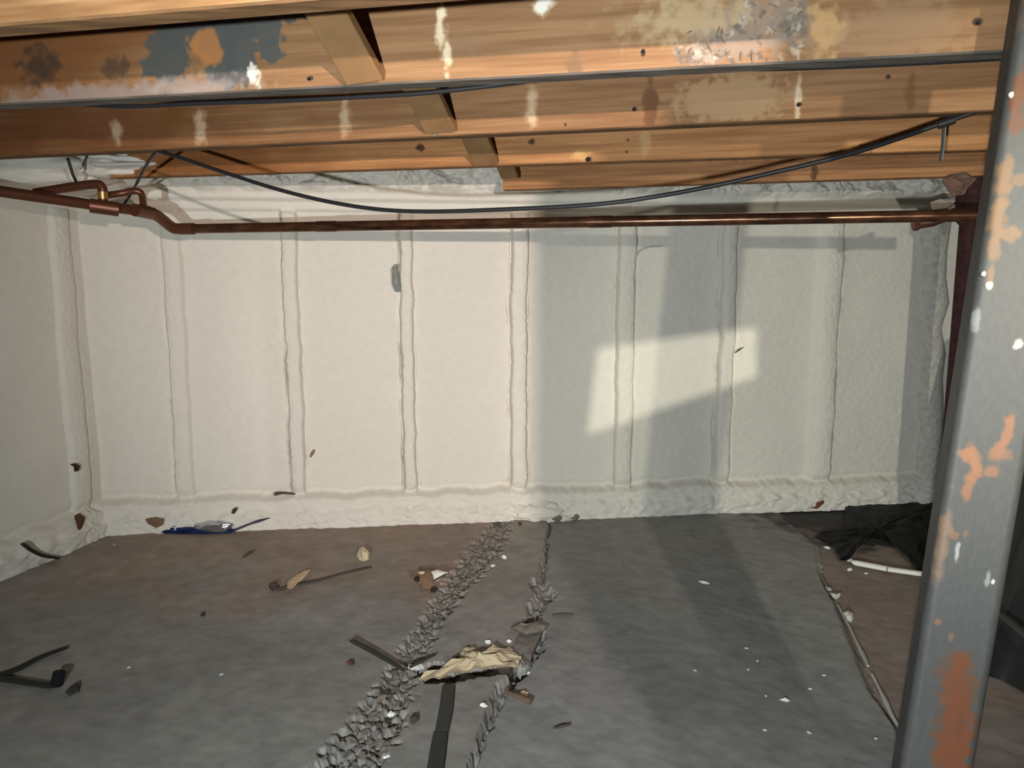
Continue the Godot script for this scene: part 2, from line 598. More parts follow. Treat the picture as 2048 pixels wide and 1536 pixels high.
	tag(root, "cracked grey concrete floor with brown dirt, painted warm lamp light and a broken strip down its middle", "floor", "", "structure")
	var m := rough_mat(Color.WHITE, 0.9, 1.7, 0.02, 0.88, 1.0, true)
	for k in 5:
		var remap := PackedInt32Array()
		remap.resize(nx * nd)
		remap.fill(-1)
		var p := PackedVector3Array()
		var q := PackedVector3Array()
		var cc := PackedColorArray()
		var idx := PackedInt32Array()
		for j in nd - 1:
			for i in nx - 1:
				var a := j * nx + i
				if kind[a] != k: continue
				for e in [a, a + nx, a + 1, a + 1, a + nx, a + nx + 1]:
					if remap[e] < 0:
						remap[e] = p.size()
						p.append(pos[e]); q.append(nor[e]); cc.append(col[e])
					idx.append(remap[e])
		if p.is_empty(): continue
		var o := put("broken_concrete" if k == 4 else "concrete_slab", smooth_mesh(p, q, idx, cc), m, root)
		if k == 4: o.set_meta("kind", "stuff")
		if k == 3: o.set_meta("label", "brown slab beside the steel post")
		if k == 1: o.set_meta("label", "narrow slab strip between the two cracks")
	box("subgrade", Vector3(-2.9, -0.4, -3.3), Vector3(2.3, -0.09, 2.3), mat(rgb(90, 80, 70)), root)
	# loose stones lying in the broken strip and the right-hand crack
	var greys := [mat(rgb(136, 131, 122)), mat(rgb(118, 113, 104)), mat(rgb(152, 147, 136)), mat(rgb(98, 93, 86)), mat(rgb(128, 116, 100))]
	var shapes := []
	for k in 8: shapes.append(lump(Vector3(1.0, 0.62, 0.75), 100 + k, 0.9, 1.3, 1))
	rng.seed = 5
	for k in 30:
		var y := lerpf(1062, 1560, pow(rng.randf(), 0.7))
		var dd := -on_floor(1000, y).z
		var right := rng.randf() < 0.2
		var rw := row_at(right_rows if right else left_rows, dd)
		var xx := rw.x + (rng.randf() * 2.0 - 1.0) * rw.y * 0.85
		var size := lerpf(0.004, 0.015, pow(rng.randf(), 2.6)) * (0.8 if right else 1.0)
		var o := put("stone", shapes[k % 8], greys[rng.randi() % 5], root)
		o.position = Vector3(xx, ground(xx, dd) + size * 0.3, -dd)
		o.scale = Vector3(size, size * 0.7, size * rng.randf_range(0.8, 1.2))
		o.rotation = Vector3(rng.randf() * 0.6, rng.randf_range(-1.2, 0.3), rng.randf() * 0.6)

# ------------------------------------------------------------------ joists
func joist(a: float, b: float, x0: float, x1: float, label: String, tex_w: int, vis0: float, vis1: float, lo: Color, hi: Color, seed_: int, stains_and_shade: Array, group := "") -> Node3D:
	var t := Vector3(1, 0, -b).normalized()
	var n := Vector3(b, 0, 1).normalized()
	var start := Vector3(x0, UNDER, -(a + b * x0))
	var len := (x1 - x0) / t.x
	var root := thing("floor_joist", start)
	var under := lo.lerp(hi, 0.4) if group != "weathered" else rgb(126, 116, 106)
	tag(root, label, "joist")
	var inv := Transform3D(Basis(t, Vector3.UP, n), Vector3.ZERO)
	var st := new_st()
	bar(st, 0, len, 0.0, DECK - UNDER - 0.001, -0.038, -0.0005, 0.0025, inv)
	var edge := StandardMaterial3D.new()
	edge.albedo_color = under
	edge.roughness = 0.8
	edge.metallic_specular = 0.3
	edge.uv1_triplanar = true
	edge.uv1_scale = Vector3(1.2, 9, 9)
	edge.albedo_texture = noise_tex(0.02, 0.6, 1.0, seed_, 256)
	put("timber", flat_mesh(st), edge, root)
	var f := Face.new()
	f.u = t; f.v = Vector3.UP; f.n = n
	f.o = Vector3(vis0, UNDER, -(a + b * vis0))
	f.len_u = (vis1 - vis0) / t.x
	f.len_v = DECK - UNDER
	var pt := wood_paint(tex_w, int(tex_w * 0.13), f, lo, hi, seed_)
	for s in stains_and_shade:
		px_stain_or_shade(pt, f, s[0], s[1], s[2], s[3], s[4], s[5], s[6] if s.size() > 6 else 0.35, s[7] if s.size() > 7 else 0.5, s[8] if s.size() > 8 else 30.0, s[9] if s.size() > 9 else 0.0)
	# the wide weathered face, its map running on past the frame
	var pos := PackedVector3Array()
	var uv := PackedVector2Array()
	var nor := PackedVector3Array()
	for c in [[0.0, 0.0025], [0.0, f.len_v], [len, f.len_v], [len, 0.0025]]:
		pos.append(t * c[0] + Vector3.UP * c[1])
		uv.append(Vector2((c[0] - (vis0 - x0) / t.x) / f.len_u, 1.0 - c[1] / f.len_v))
		nor.append(n)
	var pm := painted(pt, 0.62)
	pm.uv1_offset = Vector3.ZERO
	put("weathered_face", smooth_mesh(pos, nor, PackedInt32Array([0, 1, 2, 0, 2, 3]), PackedColorArray(), uv), pm, root)
	return root

func nail(x: float, y: float, a: float, b: float, parent: Node3D, r := 0.002, c := Color(0.08, 0.06, 0.05)) -> void:
	var p := in_line(x, y, a, b) - parent.position
	var n := Vector3(b, 0, 1).normalized()
	put("nail_head", tube(PackedVector3Array([p - n * 0.004, p + n * 0.0016]), r, 8), mat(c, 0.6, 0.3), parent)

func bridging(pb: Vector3, pt_: Vector3, wide: Vector3, thick: float, m: Material, label: String, nails := true) -> void:
	var root := thing("bridging_board", pb)
	tag(root, label, "board", "")
	var ax := (pt_ - pb).normalized()
	var side := (wide - ax * wide.dot(ax)).normalized()
	var nn := side.cross(ax).normalized()
	var xf := Transform3D(Basis(ax, side, nn), Vector3.ZERO)
	if xf.basis.determinant() < 0: xf.basis = Basis(ax, side, -nn)
	var w := wide.length() / 2.0
	var st := new_st()
	bar(st, 0.0, (pt_ - pb).length(), -w, w, -thick / 2, thick / 2, 0.002, xf)
	put("board", flat_mesh(st), m, root)

# ------------------------------------------------------------------ build
func _ready() -> void:
	# camera
	var cam := Camera3D.new()
	cam.name = "camera"
	cam.position = EYE
	cam.rotation.x = -PITCH
	cam.fov = rad_to_deg(2.0 * atan(768.0 / F))
	cam.near = 0.01
	add_child(cam)
	# sky and exposure: a closed crawl space, so the sky is almost nothing
	var we := WorldEnvironment.new()
	we.name = "environment"
	var env := Environment.new()
	env.background_mode = Environment.BG_COLOR
	env.background_color = Color(0.02, 0.02, 0.02)
	env.tonemap_mode = Environment.TONE_MAPPER_LINEAR
	env.tonemap_exposure = 1.0
	env.sdfgi_enabled = true
	env.ssao_enabled = true
	env.ssil_enabled = true
	we.environment = env
	add_child(we)
	# lamps: a bright one behind the photographer, a second by the post, and the phone's own light under the lens
	lamp("flashlight", Vector3(0.633, 1.05, 0.80), Vector3(0.0, 0.98, -2.8), 29.0, 0.011, Color(1.0, 0.925, 0.875), 6.6, "bright flashlight held low behind the left edge of the added light blocker")
	lamp("flashlight", Vector3(1.15, 1.07, 1.40), Vector3(0.60, 0.53, -2.85), 22.0, 0.010, Color(1.0, 0.98, 0.91), 8.2, "second flashlight held behind the slot of the added light blocker")
	lamp("hand_lamp", Vector3(0.573, 1.08, 0.00), Vector3(1.16, 0.42, -2.95), 28.0, 0.010, Color(1.0, 0.98, 0.90), 1.9, "small hand lamp hung to the right of the viewpoint")
	lamp("phone_light", Vector3(-0.28, 0.77, 0.47), Vector3(0.30, 0.42, -2.8), 52.0, 0.012, Color(0.94, 0.985, 1.0), 4.6, "white phone light held just behind the viewpoint")

	n_low.seed = 3; n_low.frequency = 1.0; n_low.fractal_octaves = 2
	n_mid.seed = 4; n_mid.frequency = 1.0; n_mid.fractal_octaves = 3; n_mid.noise_type = FastNoiseLite.TYPE_SIMPLEX
	for c in [n_cell, n_gap]:
		c.seed = 8; c.frequency = 1.0; c.noise_type = FastNoiseLite.TYPE_CELLULAR; c.fractal_type = FastNoiseLite.FRACTAL_NONE
		c.cellular_jitter = 0.95
	n_cell.cellular_return_type = FastNoiseLite.RETURN_CELL_VALUE
	n_gap.cellular_return_type = FastNoiseLite.RETURN_DISTANCE2_SUB
	n_fine.seed = 6; n_fine.frequency = 1.0; n_fine.fractal_octaves = 2

	build_floor()
	build_walls()
	build_ceiling()
	build_post()
	build_pipes()
	build_cables()
	build_tarp()
	build_debris()

func lamp(called: String, p: Vector3, aim: Vector3, half_angle: float, r: float, c: Color, energy: float, label: String) -> void:
	var root := thing(called, p)
	tag(root, label, "lamp")
	root.look_at_from_position(p, aim, Vector3.UP)
	var m := StandardMaterial3D.new()
	m.albedo_color = Color.WHITE
	m.emission_enabled = true
	m.emission = c
	m.emission_energy_multiplier = 3.0
	put("lens_glow", tube(PackedVector3Array([Vector3(0, 0, 0.002), Vector3(0, 0, -0.001)]), r, 24), m, root)
	put("barrel", tube(PackedVector3Array([Vector3(0, 0, 0.003), Vector3(0, 0, 0.03), Vector3(0, 0, 0.05), Vector3(0, 0, 0.13)]), [r * 1.35, r * 1.35, r, r], 20), mat(rgb(40, 40, 40)), root)
	var l := SpotLight3D.new()
	l.name = "beam_light"
	l.light_color = c
	l.light_energy = energy
	l.light_size = r
	l.spot_angle = half_angle
	l.spot_angle_attenuation = 1.0
	l.spot_range = 12.0
	l.spot_attenuation = 2.0
	l.shadow_enabled = true
	l.position = Vector3(0, 0, -0.012)
	root.add_child(l)

func build_walls() -> void:
	var foam := rough_mat(rgb(228, 222, 210), 0.85, 3.0, 0.05, 0.97, 1.0)
	var t := Vector3(1, 0, -WALL_B).normalized()
	var n := Vector3(WALL_B, 0, 1).normalized()
	var o := Vector3(0, 0, -WALL_A)
	var ribs := []
	# pixel columns of each rib at mid height, how proud it is, its left and right grooves
	for r in [[338, 374, 0.016, 0.016, 0.003, 0.007], [573, 602, 0.022, 0.028, 0.010, 0.005], [803, 828, 0.022, 0.028, 0.012, 0.005], [1022, 1054, 0.026, 0.018, 0.018, 0.006], [1232, 1266, 0.026, 0.012, 0.022, 0.006], [1436, 1464, 0.026, 0.020, 0.018, 0.006], [1628, 1672, 0.024, 0.0, 0.006, 0.014]]:
		var a: float = (on_wall(r[0], 700) - o).dot(t)
		var b: float = (on_wall(r[1], 700) - o).dot(t)
		ribs.append([(a + b) / 2.0, (b - a) / 2.0, r[2], r[3], r[4], r[5]])
	var back := foam_wall("wall_back", "back wall sprayed with off-white foam over upright studs", o, t, n, -1.62, 2.1, ribs, 0.112, 1.135, foam, 2.0)
	# left wall: runs from the corner towards the viewer
	var p0 := Vector3(-1.46, 0, -2.72)
	var p1 := Vector3(-1.66, 0, -1.90)
	var tl := (p0 - p1).normalized()
	var nl := Vector3(-tl.z, 0, tl.x)
	if nl.x < 0: nl = -nl
	var far := 4.6
	var ol := p0 - tl * far
	var lr := []
	for r in [[112, 150, 0.014, 0.003, 0.012, 0.010]]:
		var a := (hit(r[0], 650, ol, nl) - ol).dot(tl)
		var b := (hit(r[1], 650, ol, nl) - ol).dot(tl)
		lr.append([(a + b) / 2.0, absf(b - a) / 2.0, r[2], r[3], r[4], r[5]])
	var left := foam_wall("wall_left", "left wall sprayed with off-white foam, running towards the viewer", ol, tl, nl, 0.0, far + 0.05, lr, 0.10, 1.135, foam, 14.0, 0.012)
	# walls beside and behind the viewer
	var block := rough_mat(rgb(170, 166, 156), 0.9, 2.0, 0.4, 0.8, 1.0)
	var wr := box("wall_right", Vector3(2.02, -0.1, -3.4), Vector3(2.25, DECK + 0.05, 2.4), block)
	tag(wr, "plain grey wall at the far right, behind the black sheeting", "wall", "", "structure")
	var wf := box("wall_front", Vector3(-3.0, -0.1, 2.2), Vector3(2.25, DECK + 0.05, 2.4), block)
	tag(wf, "plain grey wall behind the viewer", "wall", "", "structure")
	# foam heaped where the left wall meets the joists, and a rough foam column in the far right corner
	for g in [[120, 342, 2.50, Vector3(0.30, 0.060, 0.15), 41], [10, 336, 2.34, Vector3(0.30, 0.07, 0.14), 42], [232, 330, 2.30, Vector3(0.17, 0.034, 0.07), 43]]:
		var q := at(g[0], g[1], g[2])
		var w := put("foam_overspray", lump(g[3], g[4], 0.4, 1.5, 4, true), foam, left)
		w.position = q
	var path := PackedVector3Array()
	var rad := []
	for k in 15:
		var q := in_line(1896 - k * 2.2, 380, WALL_A + 0.02, WALL_B)
		path.append(Vector3(q.x + 0.012 * n_mid.get_noise_2d(k * 0.8, 3.0), 0.02 + k * 0.098, q.z + 0.01 * n_mid.get_noise_2d(k * 0.7, 8.0)))
		rad.append(0.055 + 0.018 * n_mid.get_noise_2d(k * 0.9, 1.0))
	put("foam_column", tube(path, rad, 20), rough_mat(rgb(218, 213, 202), 0.85, 5.0, 0.35, 0.8, 1.0), back)
	# foam that squeezed out over the crack at the foot of the wall
	var heap := put("foam_heap", lump(Vector3(0.13, 0.05, 0.05), 61, 0.35, 2.2, 4, true), foam, back)
	heap.position = on_floor(1075, 1040) + Vector3(0, 0.022, -0.02)
	var i := 0
	for r in [[1112, 1036, 0.022, "grey stone stuck in the foam heap, the left of two"], [1152, 1032, 0.018, "small grey stone right of the foam heap, the right of two"]]:
		var s := put("stone", lump(Vector3(r[2], r[2] * 0.7, r[2] * 0.8), 70 + i, 0.7, 1.5, 2), mat(rgb(120, 116, 100)))
		s.position = on_floor(r[0], r[1] + 8) + Vector3(0, r[2] * 0.6, -0.01)
		tag(s, r[3], "stone")
		i += 1

func build_ceiling() -> void:
	var ply := rough_mat(rgb(176, 136, 96), 0.8, 1.5, 0.1, 0.75, 1.0)
	var c := box("ceiling", Vector3(-3.0, DECK, -3.4), Vector3(2.25, DECK + 0.05, 2.4), ply)
	tag(c, "brown timber subfloor above the joists", "ceiling", "", "structure")
	var lo := rgb(131, 95, 64)
	var hi := rgb(157, 119, 84)
	var mould := rgb(80, 82, 80)
	var pale := rgb(214, 200, 178)
	# nearest joist, cut by the top of the frame
	joist(0.789, -0.22, -1.9, 1.55, "nearest floor joist, only its lower edge in the upper left corner", 512, -1.0, 1.0, rgb(150, 108, 70), rgb(200, 156, 112), 21, [])
	var a := 1.146
	var b := -0.208
	var s1 := []
	s1.append([60, 100, 420, 130, rgb(116, 70, 38), 0.75, 0.9, 0.3, 6.0])  # brown wash at the left: lamp falloff painted into the wood
	# grey mould on the left, the pale and lifted patch on the right
	for q in [[440, 60, 60, 50], [330, 120, 45, 60], [480, 100, 40, 60], [530, 60, 40, 35], [580, 15, 45, 30], [400, 40, 60, 30], [350, 70, 30, 40], [455, 150, 40, 35], [540, 105, 25, 25]]:
		s1.append([q[0], q[1], q[2], q[3], mould, 0.9, 0.2, 0.45, 28.0])
	s1.append([412, 95, 32, 36, rgb(176, 116, 68), 0.85, 0.25, 0.3, 20.0])
	s1.append([80, 130, 45, 40, rgb(60, 48, 42), 0.7, 0.6, 0.6])
	s1.append([235, 140, 30, 26, rgb(70, 56, 48), 0.6, 0.6, 0.6])
	s1.append([200, 195, 260, 32, rgb(150, 136, 130), 0.75, 0.6, 0.5])
	s1.append([400, 172, 130, 26, rgb(176, 160, 152), 0.6, 0.7, 0.5])
	s1.append([505, 150, 14, 26, rgb(236, 226, 212), 0.9, 0.5, 0.6, 45.0, -0.3])
	for q in [[880, 60, 10, 60], [893, 110, 9, 45], [885, 20, 8, 20]]:
		s1.append([q[0], q[1], q[2], q[3], rgb(240, 222, 190), 0.8, 0.7, 0.6, 40.0])
	s1.append([1085, 5, 22, 28, rgb(238, 232, 220), 0.9, 0.6, 0.4])
	s1.append([930, 95, 40, 26, rgb(140, 110, 84), 0.6, 0.7, 0.5])
	s1.append([1150, 135, 18, 34, rgb(120, 92, 70), 0.75, 0.5, 0.4])
	s1.append([1400, 40, 170, 60, rgb(188, 166, 130), 0.7, 0.7, 0.5])
	for q in [[1520, 60, 95, 55], [1470, 90, 75, 36], [1570, 30, 50, 50], [1410, 105, 55, 24]]:
		s1.append([q[0], q[1], q[2], q[3], rgb(142, 125, 112), 0.6, 0.5, 0.8, 45.0])
	s1.append([1592, 50, 26, 44, rgb(96, 96, 88), 0.6, 0.5, 0.7, 45.0])
	rng.seed = 77
	for k in 90:
		var x := rng.randf_range(1350, 1605)
		var y := 122.0 - rng.randf() * (28.0 + 100.0 * clampf((x - 1370) / 140.0, 0.0, 1.0))
		s1.append([x, y, rng.randf_range(4, 9), rng.randf_range(4, 12), [rgb(104, 94, 86), rgb(170, 154, 138), rgb(124, 110, 100), rgb(88, 82, 76), rgb(196, 180, 158)][k % 5], 0.6, 0.6, 1.1, 110.0, rng.randf_range(-0.8, 0.8)])
	s1.append([1650, 60, 38, 70, rgb(196, 158, 108), 0.7, 0.4, 0.5])
	s1.append([1800, 60, 130, 90, rgb(160, 126, 96), 0.6, 0.5, 0.5])
	s1.append([1955, 45, 12, 10, rgb(60, 48, 40), 0.9, 0.4, 0.3])
	s1.append([620, 157, 8, 6, rgb(60, 50, 44), 0.9, 0.4, 0.3])
	s1.append([1286, 106, 5, 8, rgb(50, 40, 34), 0.9, 0.3, 0.3])
	var j1 := joist(a, b, -1.95, 1.9, "wide floor joist across the top, grey mould at left and peeling patch at right", 2048, -0.95, 0.85, lo, hi, 22, s1, "weathered")
	# curled flakes of the peeling patch stand off the face
	var flake := mat(rgb(134, 114, 98))
	rng.seed = 9
	for k in 12:
		var x := rng.randf_range(1360, 1600)
		var y := 118.0 - rng.randf() * (40.0 + 80.0 * clampf((x - 1350) / 150.0, 0.0, 1.0))
		var p := in_line(x, y, a, b) - j1.position
		var nn := Vector3(b, 0, 1).normalized()
		var aa := rng.randf_range(-1.2, 1.2) + PI / 2
		var dir := Vector3(cos(aa), sin(aa), 0) * rng.randf_range(0.004, 0.009)
		var arc := curve_points([p - dir + nn * 0.0004, p + nn * 0.0035, p + dir + nn * 0.0012], 4)
		put("paint_flake", tube(arc, [0.0006, 0.0016, 0.0006], 6, 0.6), flake, j1)
	for q in [[1286, 103], [1955, 46], [618, 158], [708, 152], [742, 148]]: nail(q[0], q[1], a - 0.001, b, j1)
	# second joist
	a = 1.577; b = -0.252
	var s2 := []
	s2.append([120, 255, 420, 80, rgb(112, 66, 38), 0.7, 0.9, 0.3, 6.0])  # left part darkened to imitate the light falling off
	for q in [[400, 255, 14, 45], [690, 235, 12, 45], [1062, 215, 14, 52], [232, 265, 14, 26]]:
		s2.append([q[0], q[1], q[2], q[3], rgb(222, 196, 166), 0.65, 0.7, 0.4])
	s2.append([1300, 205, 15, 52, rgb(104, 66, 40), 0.85, 0.35, 0.4])
	s2.append([1460, 200, 130, 52, rgb(170, 138, 102), 0.75, 0.3, 0.35])
	s2.append([1595, 200, 8, 50, rgb(226, 206, 176), 0.7, 0.5, 0.3])
	s2.append([345, 235, 40, 30, rgb(112, 78, 30), 0.6, 0.6, 0.4])
	s2.append([1820, 185, 12, 42, rgb(110, 76, 46), 0.6, 0.5, 0.4])
	for q in [[1597, 210, 6, 5], [1775, 155, 6, 5], [1268, 219, 5, 5], [850, 214, 5, 4], [1130, 250, 3, 5]]:
		s2.append([q[0], q[1], q[2], q[3], rgb(50, 36, 28), 0.85, 0.4, 0.3])
	var j2 := joist(a, b, -2.0, 2.0, "second floor joist, behind the wide one, with pale upright streaks", 1536, -1.3, 1.1, rgb(127, 89, 58), rgb(153, 114, 79), 23, s2)
	for q in [[1597, 210], [1268, 219], [850, 214]]: nail(q[0], q[1], a - 0.001, b, j2, 0.003)
	nail(870, 267, a - 0.001, b, j2, 0.007, Color(0.5, 0.42, 0.32))
	# third and fourth joists
	a = 2.02; b = -0.225
	var s3 := []
	s3.append([420, 320, 260, 60, rgb(120, 70, 36), 0.6, 0.9, 0.3, 6.0])  # painted falloff shade towards the left end of this joist
	for q in [[840, 296, 9, 8], [1063, 285, 9, 7], [1176, 319, 8, 7], [1255, 281, 4, 4], [1252, 304, 4, 4]]:
		s3.append([q[0], q[1], q[2], q[3], rgb(64, 40, 26), 0.85, 0.5, 0.4])
	s3.append([1160, 310, 22, 12, rgb(222, 180, 120), 0.6, 0.6, 0.4])
	s3.append([1290, 285, 12, 35, rgb(196, 160, 116), 0.6, 0.4, 0.3])
	var j3 := joist(a, b, -1.16, 2.0, "third floor joist from the front, with dark round knots", 1536, -1.7, 1.6, rgb(152, 104, 64), rgb(186, 134, 88), 24, s3)
	nail(1176, 319, a - 0.001, b, j3, 0.006)
	a = 2.593; b = -0.27
	var j4 := joist(a, b, -0.03, 2.0, "farthest floor joist, its left end meeting the foam", 1024, -0.1, 2.0, rgb(152, 104, 66), rgb(186, 134, 90), 25, [[1628, 345, 8, 16, rgb(104, 68, 44), 0.8], [1640, 310, 300, 10, rgb(120, 84, 54), 0.4]])
	# the same framing runs on overhead behind the viewer
	for k in 4:
		joist(0.789 - 0.41 * (k + 1), -0.22, -2.2, 1.9, ["floor joist just above the viewpoint, out of the frame", "floor joist overhead behind the viewpoint, second", "floor joist overhead behind the viewpoint, third", "floor joist overhead farthest behind the viewpoint"][k], 256, -1.0, 1.0, lo, hi, 26 + k, [])
	# diagonal bridging
	var wood := rough_mat(rgb(158, 120, 81), 0.75, 2.0, 0.05, 0.8, 1.0)
	var ends := [[730, 156, 1.146, -0.208, 0.789, -0.22, 76.0], [882, 258, 1.577, -0.252, 1.146, -0.208, 62.0], [972, 324, 2.02, -0.225, 1.577, -0.252, 50.0], [1020, 352, 2.52, -0.27, 2.02, -0.225, 34.0]]
	var names := ["pale diagonal bridging board nailed to the wide joist, upper left of centre", "diagonal bridging board end on the second joist", "diagonal bridging board end on the third joist", "pointed bridging board end against the foam header"]
	for k in 4:
		var e: Array = ends[k]
		var pb := in_line(e[0], e[1], e[2] - 0.012, e[3])
		var half: float = (in_line(e[0] + e[6] / 2, e[1], e[2] - 0.012, e[3]) - pb).length()
		var pt := Vector3(pb.x - 0.10, DECK - 0.03, -(e[4] + e[5] * pb.x) - 0.045)
		bridging(pb, pt, Vector3(1, 0, -e[3]).normalized() * half * 2.0, 0.018, wood, names[k])

func build_post() -> void:
	var yaw := -0.36
	var lean := 0.074
	var w := 0.084
	var dep := 0.07
	var basis := Basis(Vector3.UP, yaw)
	var up := Vector3(lean, 1, 0.0).normalized()
	var u := (basis.x - up * basis.x.dot(up)).normalized()
	var n := u.cross(up).normalized()
	var root := thing("steel_post", Vector3(0.546, 0.0, -0.955))
	tag(root, "leaning square steel post with grey paint and orange rust, at the right edge", "post")
	var top := (DECK - 0.002) / up.y
	var b := Basis(up, u, up.cross(u))       # bar runs along its x axis
	if b.z.dot(n) < 0: b = Basis(up, u, -b.z)
	var xf := Transform3D(b, Vector3.ZERO)
	# rounded square tube
	var prof := []
	var r := 0.011
	for q in [[1, 1, 0.0], [-1, 1, PI / 2], [-1, -1, PI], [1, -1, PI * 1.5]]:
		for k in 5:
			var an: float = q[2] + PI / 2 * k / 4.0
			prof.append([Vector2(q[0] * (w / 2 - r) + cos(an) * r, q[1] * (dep / 2 - r) + sin(an) * r), Vector2(cos(an), sin(an))])
	var pos := PackedVector3Array()
	var nor := PackedVector3Array()
	var uv := PackedVector2Array()
	var idx := PackedInt32Array()
	var m := prof.size()
	for e in 2:
		for k in m + 1:
			var q: Array = prof[k % m]
			pos.append(up * (top * e) + u * q[0].x + n * q[0].y)
			nor.append((u * q[1].x + n * q[1].y).normalized())
			uv.append(Vector2(0.5 + q[0].x / w, 1.0 - e))
	var idx_sides := PackedInt32Array()
	for k in m:
		var a := k
		var c := k + m + 1
		var front: bool = (nor[a] + nor[a + 1]).dot(n) > 0.9
		(idx if front else idx_sides).append_array(PackedInt32Array([a, c, a + 1, a + 1, c, c + 1]) if (pos[c] - pos[a]).cross(pos[a + 1] - pos[a]).dot(nor[a]) < 0 else PackedInt32Array([a, a + 1, c, a + 1, c + 1, c]))
	var f := Face.new()
	f.u = u; f.v = up; f.n = n
	f.o = root.position - u * w / 2 + n * dep / 2
	f.len_u = w
	f.len_v = top
	var pt := Paint.new()
	pt.w = 160
	pt.h = 2048
	pt.data.resize(pt.w * pt.h * 3)
	for y in pt.h:
		for x in pt.w:
			var g := n_mid.get_noise_2d(x * 0.05, y * 0.03) * 4.0 + n_fine.get_noise_2d(x * 0.3, y * 0.2) * 2.0
			var i := (y * pt.w + x) * 3
			pt.data[i] = 68 + g; pt.data[i + 1] = 67 + g; pt.data[i + 2] = 65 + g
	var rust := rgb(104, 54, 22)
	var tan_ := rgb(118, 88, 60)
	var orange := rgb(136, 88, 58)
	for q in [[1908, 1470, 46, 110, rust, 0.95], [1912, 1370, 44, 60, rust, 0.9], [1915, 1325, 26, 28, rust, 0.8], [1900, 1620, 50, 120, rust, 0.95], [1890, 1400, 18, 16, rgb(104, 60, 30), 0.7], [1920, 1455, 8, 30, rgb(90, 50, 26), 0.6],
			[1940, 908, 24, 22, orange, 0.9], [1952, 935, 16, 26, orange, 0.9], [1935, 975, 14, 26, orange, 0.8], [2000, 905, 26, 22, orange, 0.8], [2016, 860, 14, 40, orange, 0.8], [1985, 945, 18, 14, orange, 0.7],
			[2008, 360, 22, 50, tan_, 0.9], [1996, 430, 22, 60, tan_, 0.95], [2020, 470, 22, 26, tan_, 0.9], [1986, 500, 16, 30, tan_, 0.85], [1980, 555, 9, 30, tan_, 0.8], [2040, 360, 18, 16, tan_, 0.8],
			[2040, 180, 22, 50, rust, 0.85], [2032, 245, 18, 36, rust, 0.7], [2030, 40, 24, 50, rgb(120, 92, 70), 0.5], [1908, 1072, 10, 10, orange, 0.6], [1930, 1070, 8, 10, orange, 0.5], [1874, 1245, 9, 8, orange, 0.7], [1902, 1275, 7, 12, orange, 0.6],
			[2022, 190, 5, 5, rgb(228, 224, 214), 0.9], [1968, 548, 4, 6, rgb(236, 232, 222), 0.9], [1979, 572, 8, 10, rgb(240, 218, 180), 0.9], [2036, 688, 12, 14, rgb(220, 216, 196), 0.8], [1950, 640, 12, 26, rgb(160, 160, 160), 0.6],
			[1914, 1105, 6, 22, rgb(170, 170, 166), 0.7], [1975, 1160, 8, 18, rgb(164, 164, 160), 0.6], [1985, 1165, 4, 6, rgb(210, 210, 204), 0.8], [1955, 1253, 8, 3, rgb(60, 60, 58), 0.8], [2010, 440, 6, 8, rgb(110, 74, 44), 0.8]]:
		px_stain_or_shade(pt, f, q[0], q[1], q[2], q[3], q[4], q[5], 0.5, 0.4, 38.0)
	# rust along the left arris
	px_stain_or_shade(pt, f, 1884, 1090, 16, 100, rgb(128, 98, 74), 0.7, 0.6, 0.5)
	var pm := painted(pt, 0.6)
	pm.metallic_specular = 0.5
	pm.texture_repeat = false
	put("front_face", smooth_mesh(pos, nor, idx, PackedColorArray(), uv), pm, root)
	var sides := rough_mat(rgb(80, 80, 79), 0.5, 3.0, 0.05, 0.75, 1.0)
	put("tube_sides", smooth_mesh(pos, nor, idx_sides, PackedColorArray(), uv), sides, root)
	# base and head plates
	var st := new_st()
	bar(st, 0.0, 0.008, -0.075, 0.075, -0.07, 0.07, 0.002, Transform3D(Basis(Vector3.UP, basis.x, -basis.z) if Basis(Vector3.UP, basis.x, -basis.z).determinant() > 0 else Basis(Vector3.UP, basis.x, basis.z), Vector3.ZERO))
	put("base_plate", flat_mesh(st), mat(rgb(96, 94, 90), 0.6), root)
	for q in [[1976, 570, 0.0035], [1967, 548, 0.0025], [2022, 190, 0.003]]:
		var p := hit(q[0], q[1], f.o, n) - root.position
		var o := put("paint_blister", lump(Vector3(q[2], q[2] * 1.3, 0.003), int(q[0]), 0.5, 1.5, 2, true), mat(rgb(210, 200, 180), 0.35), root)
		o.position = p

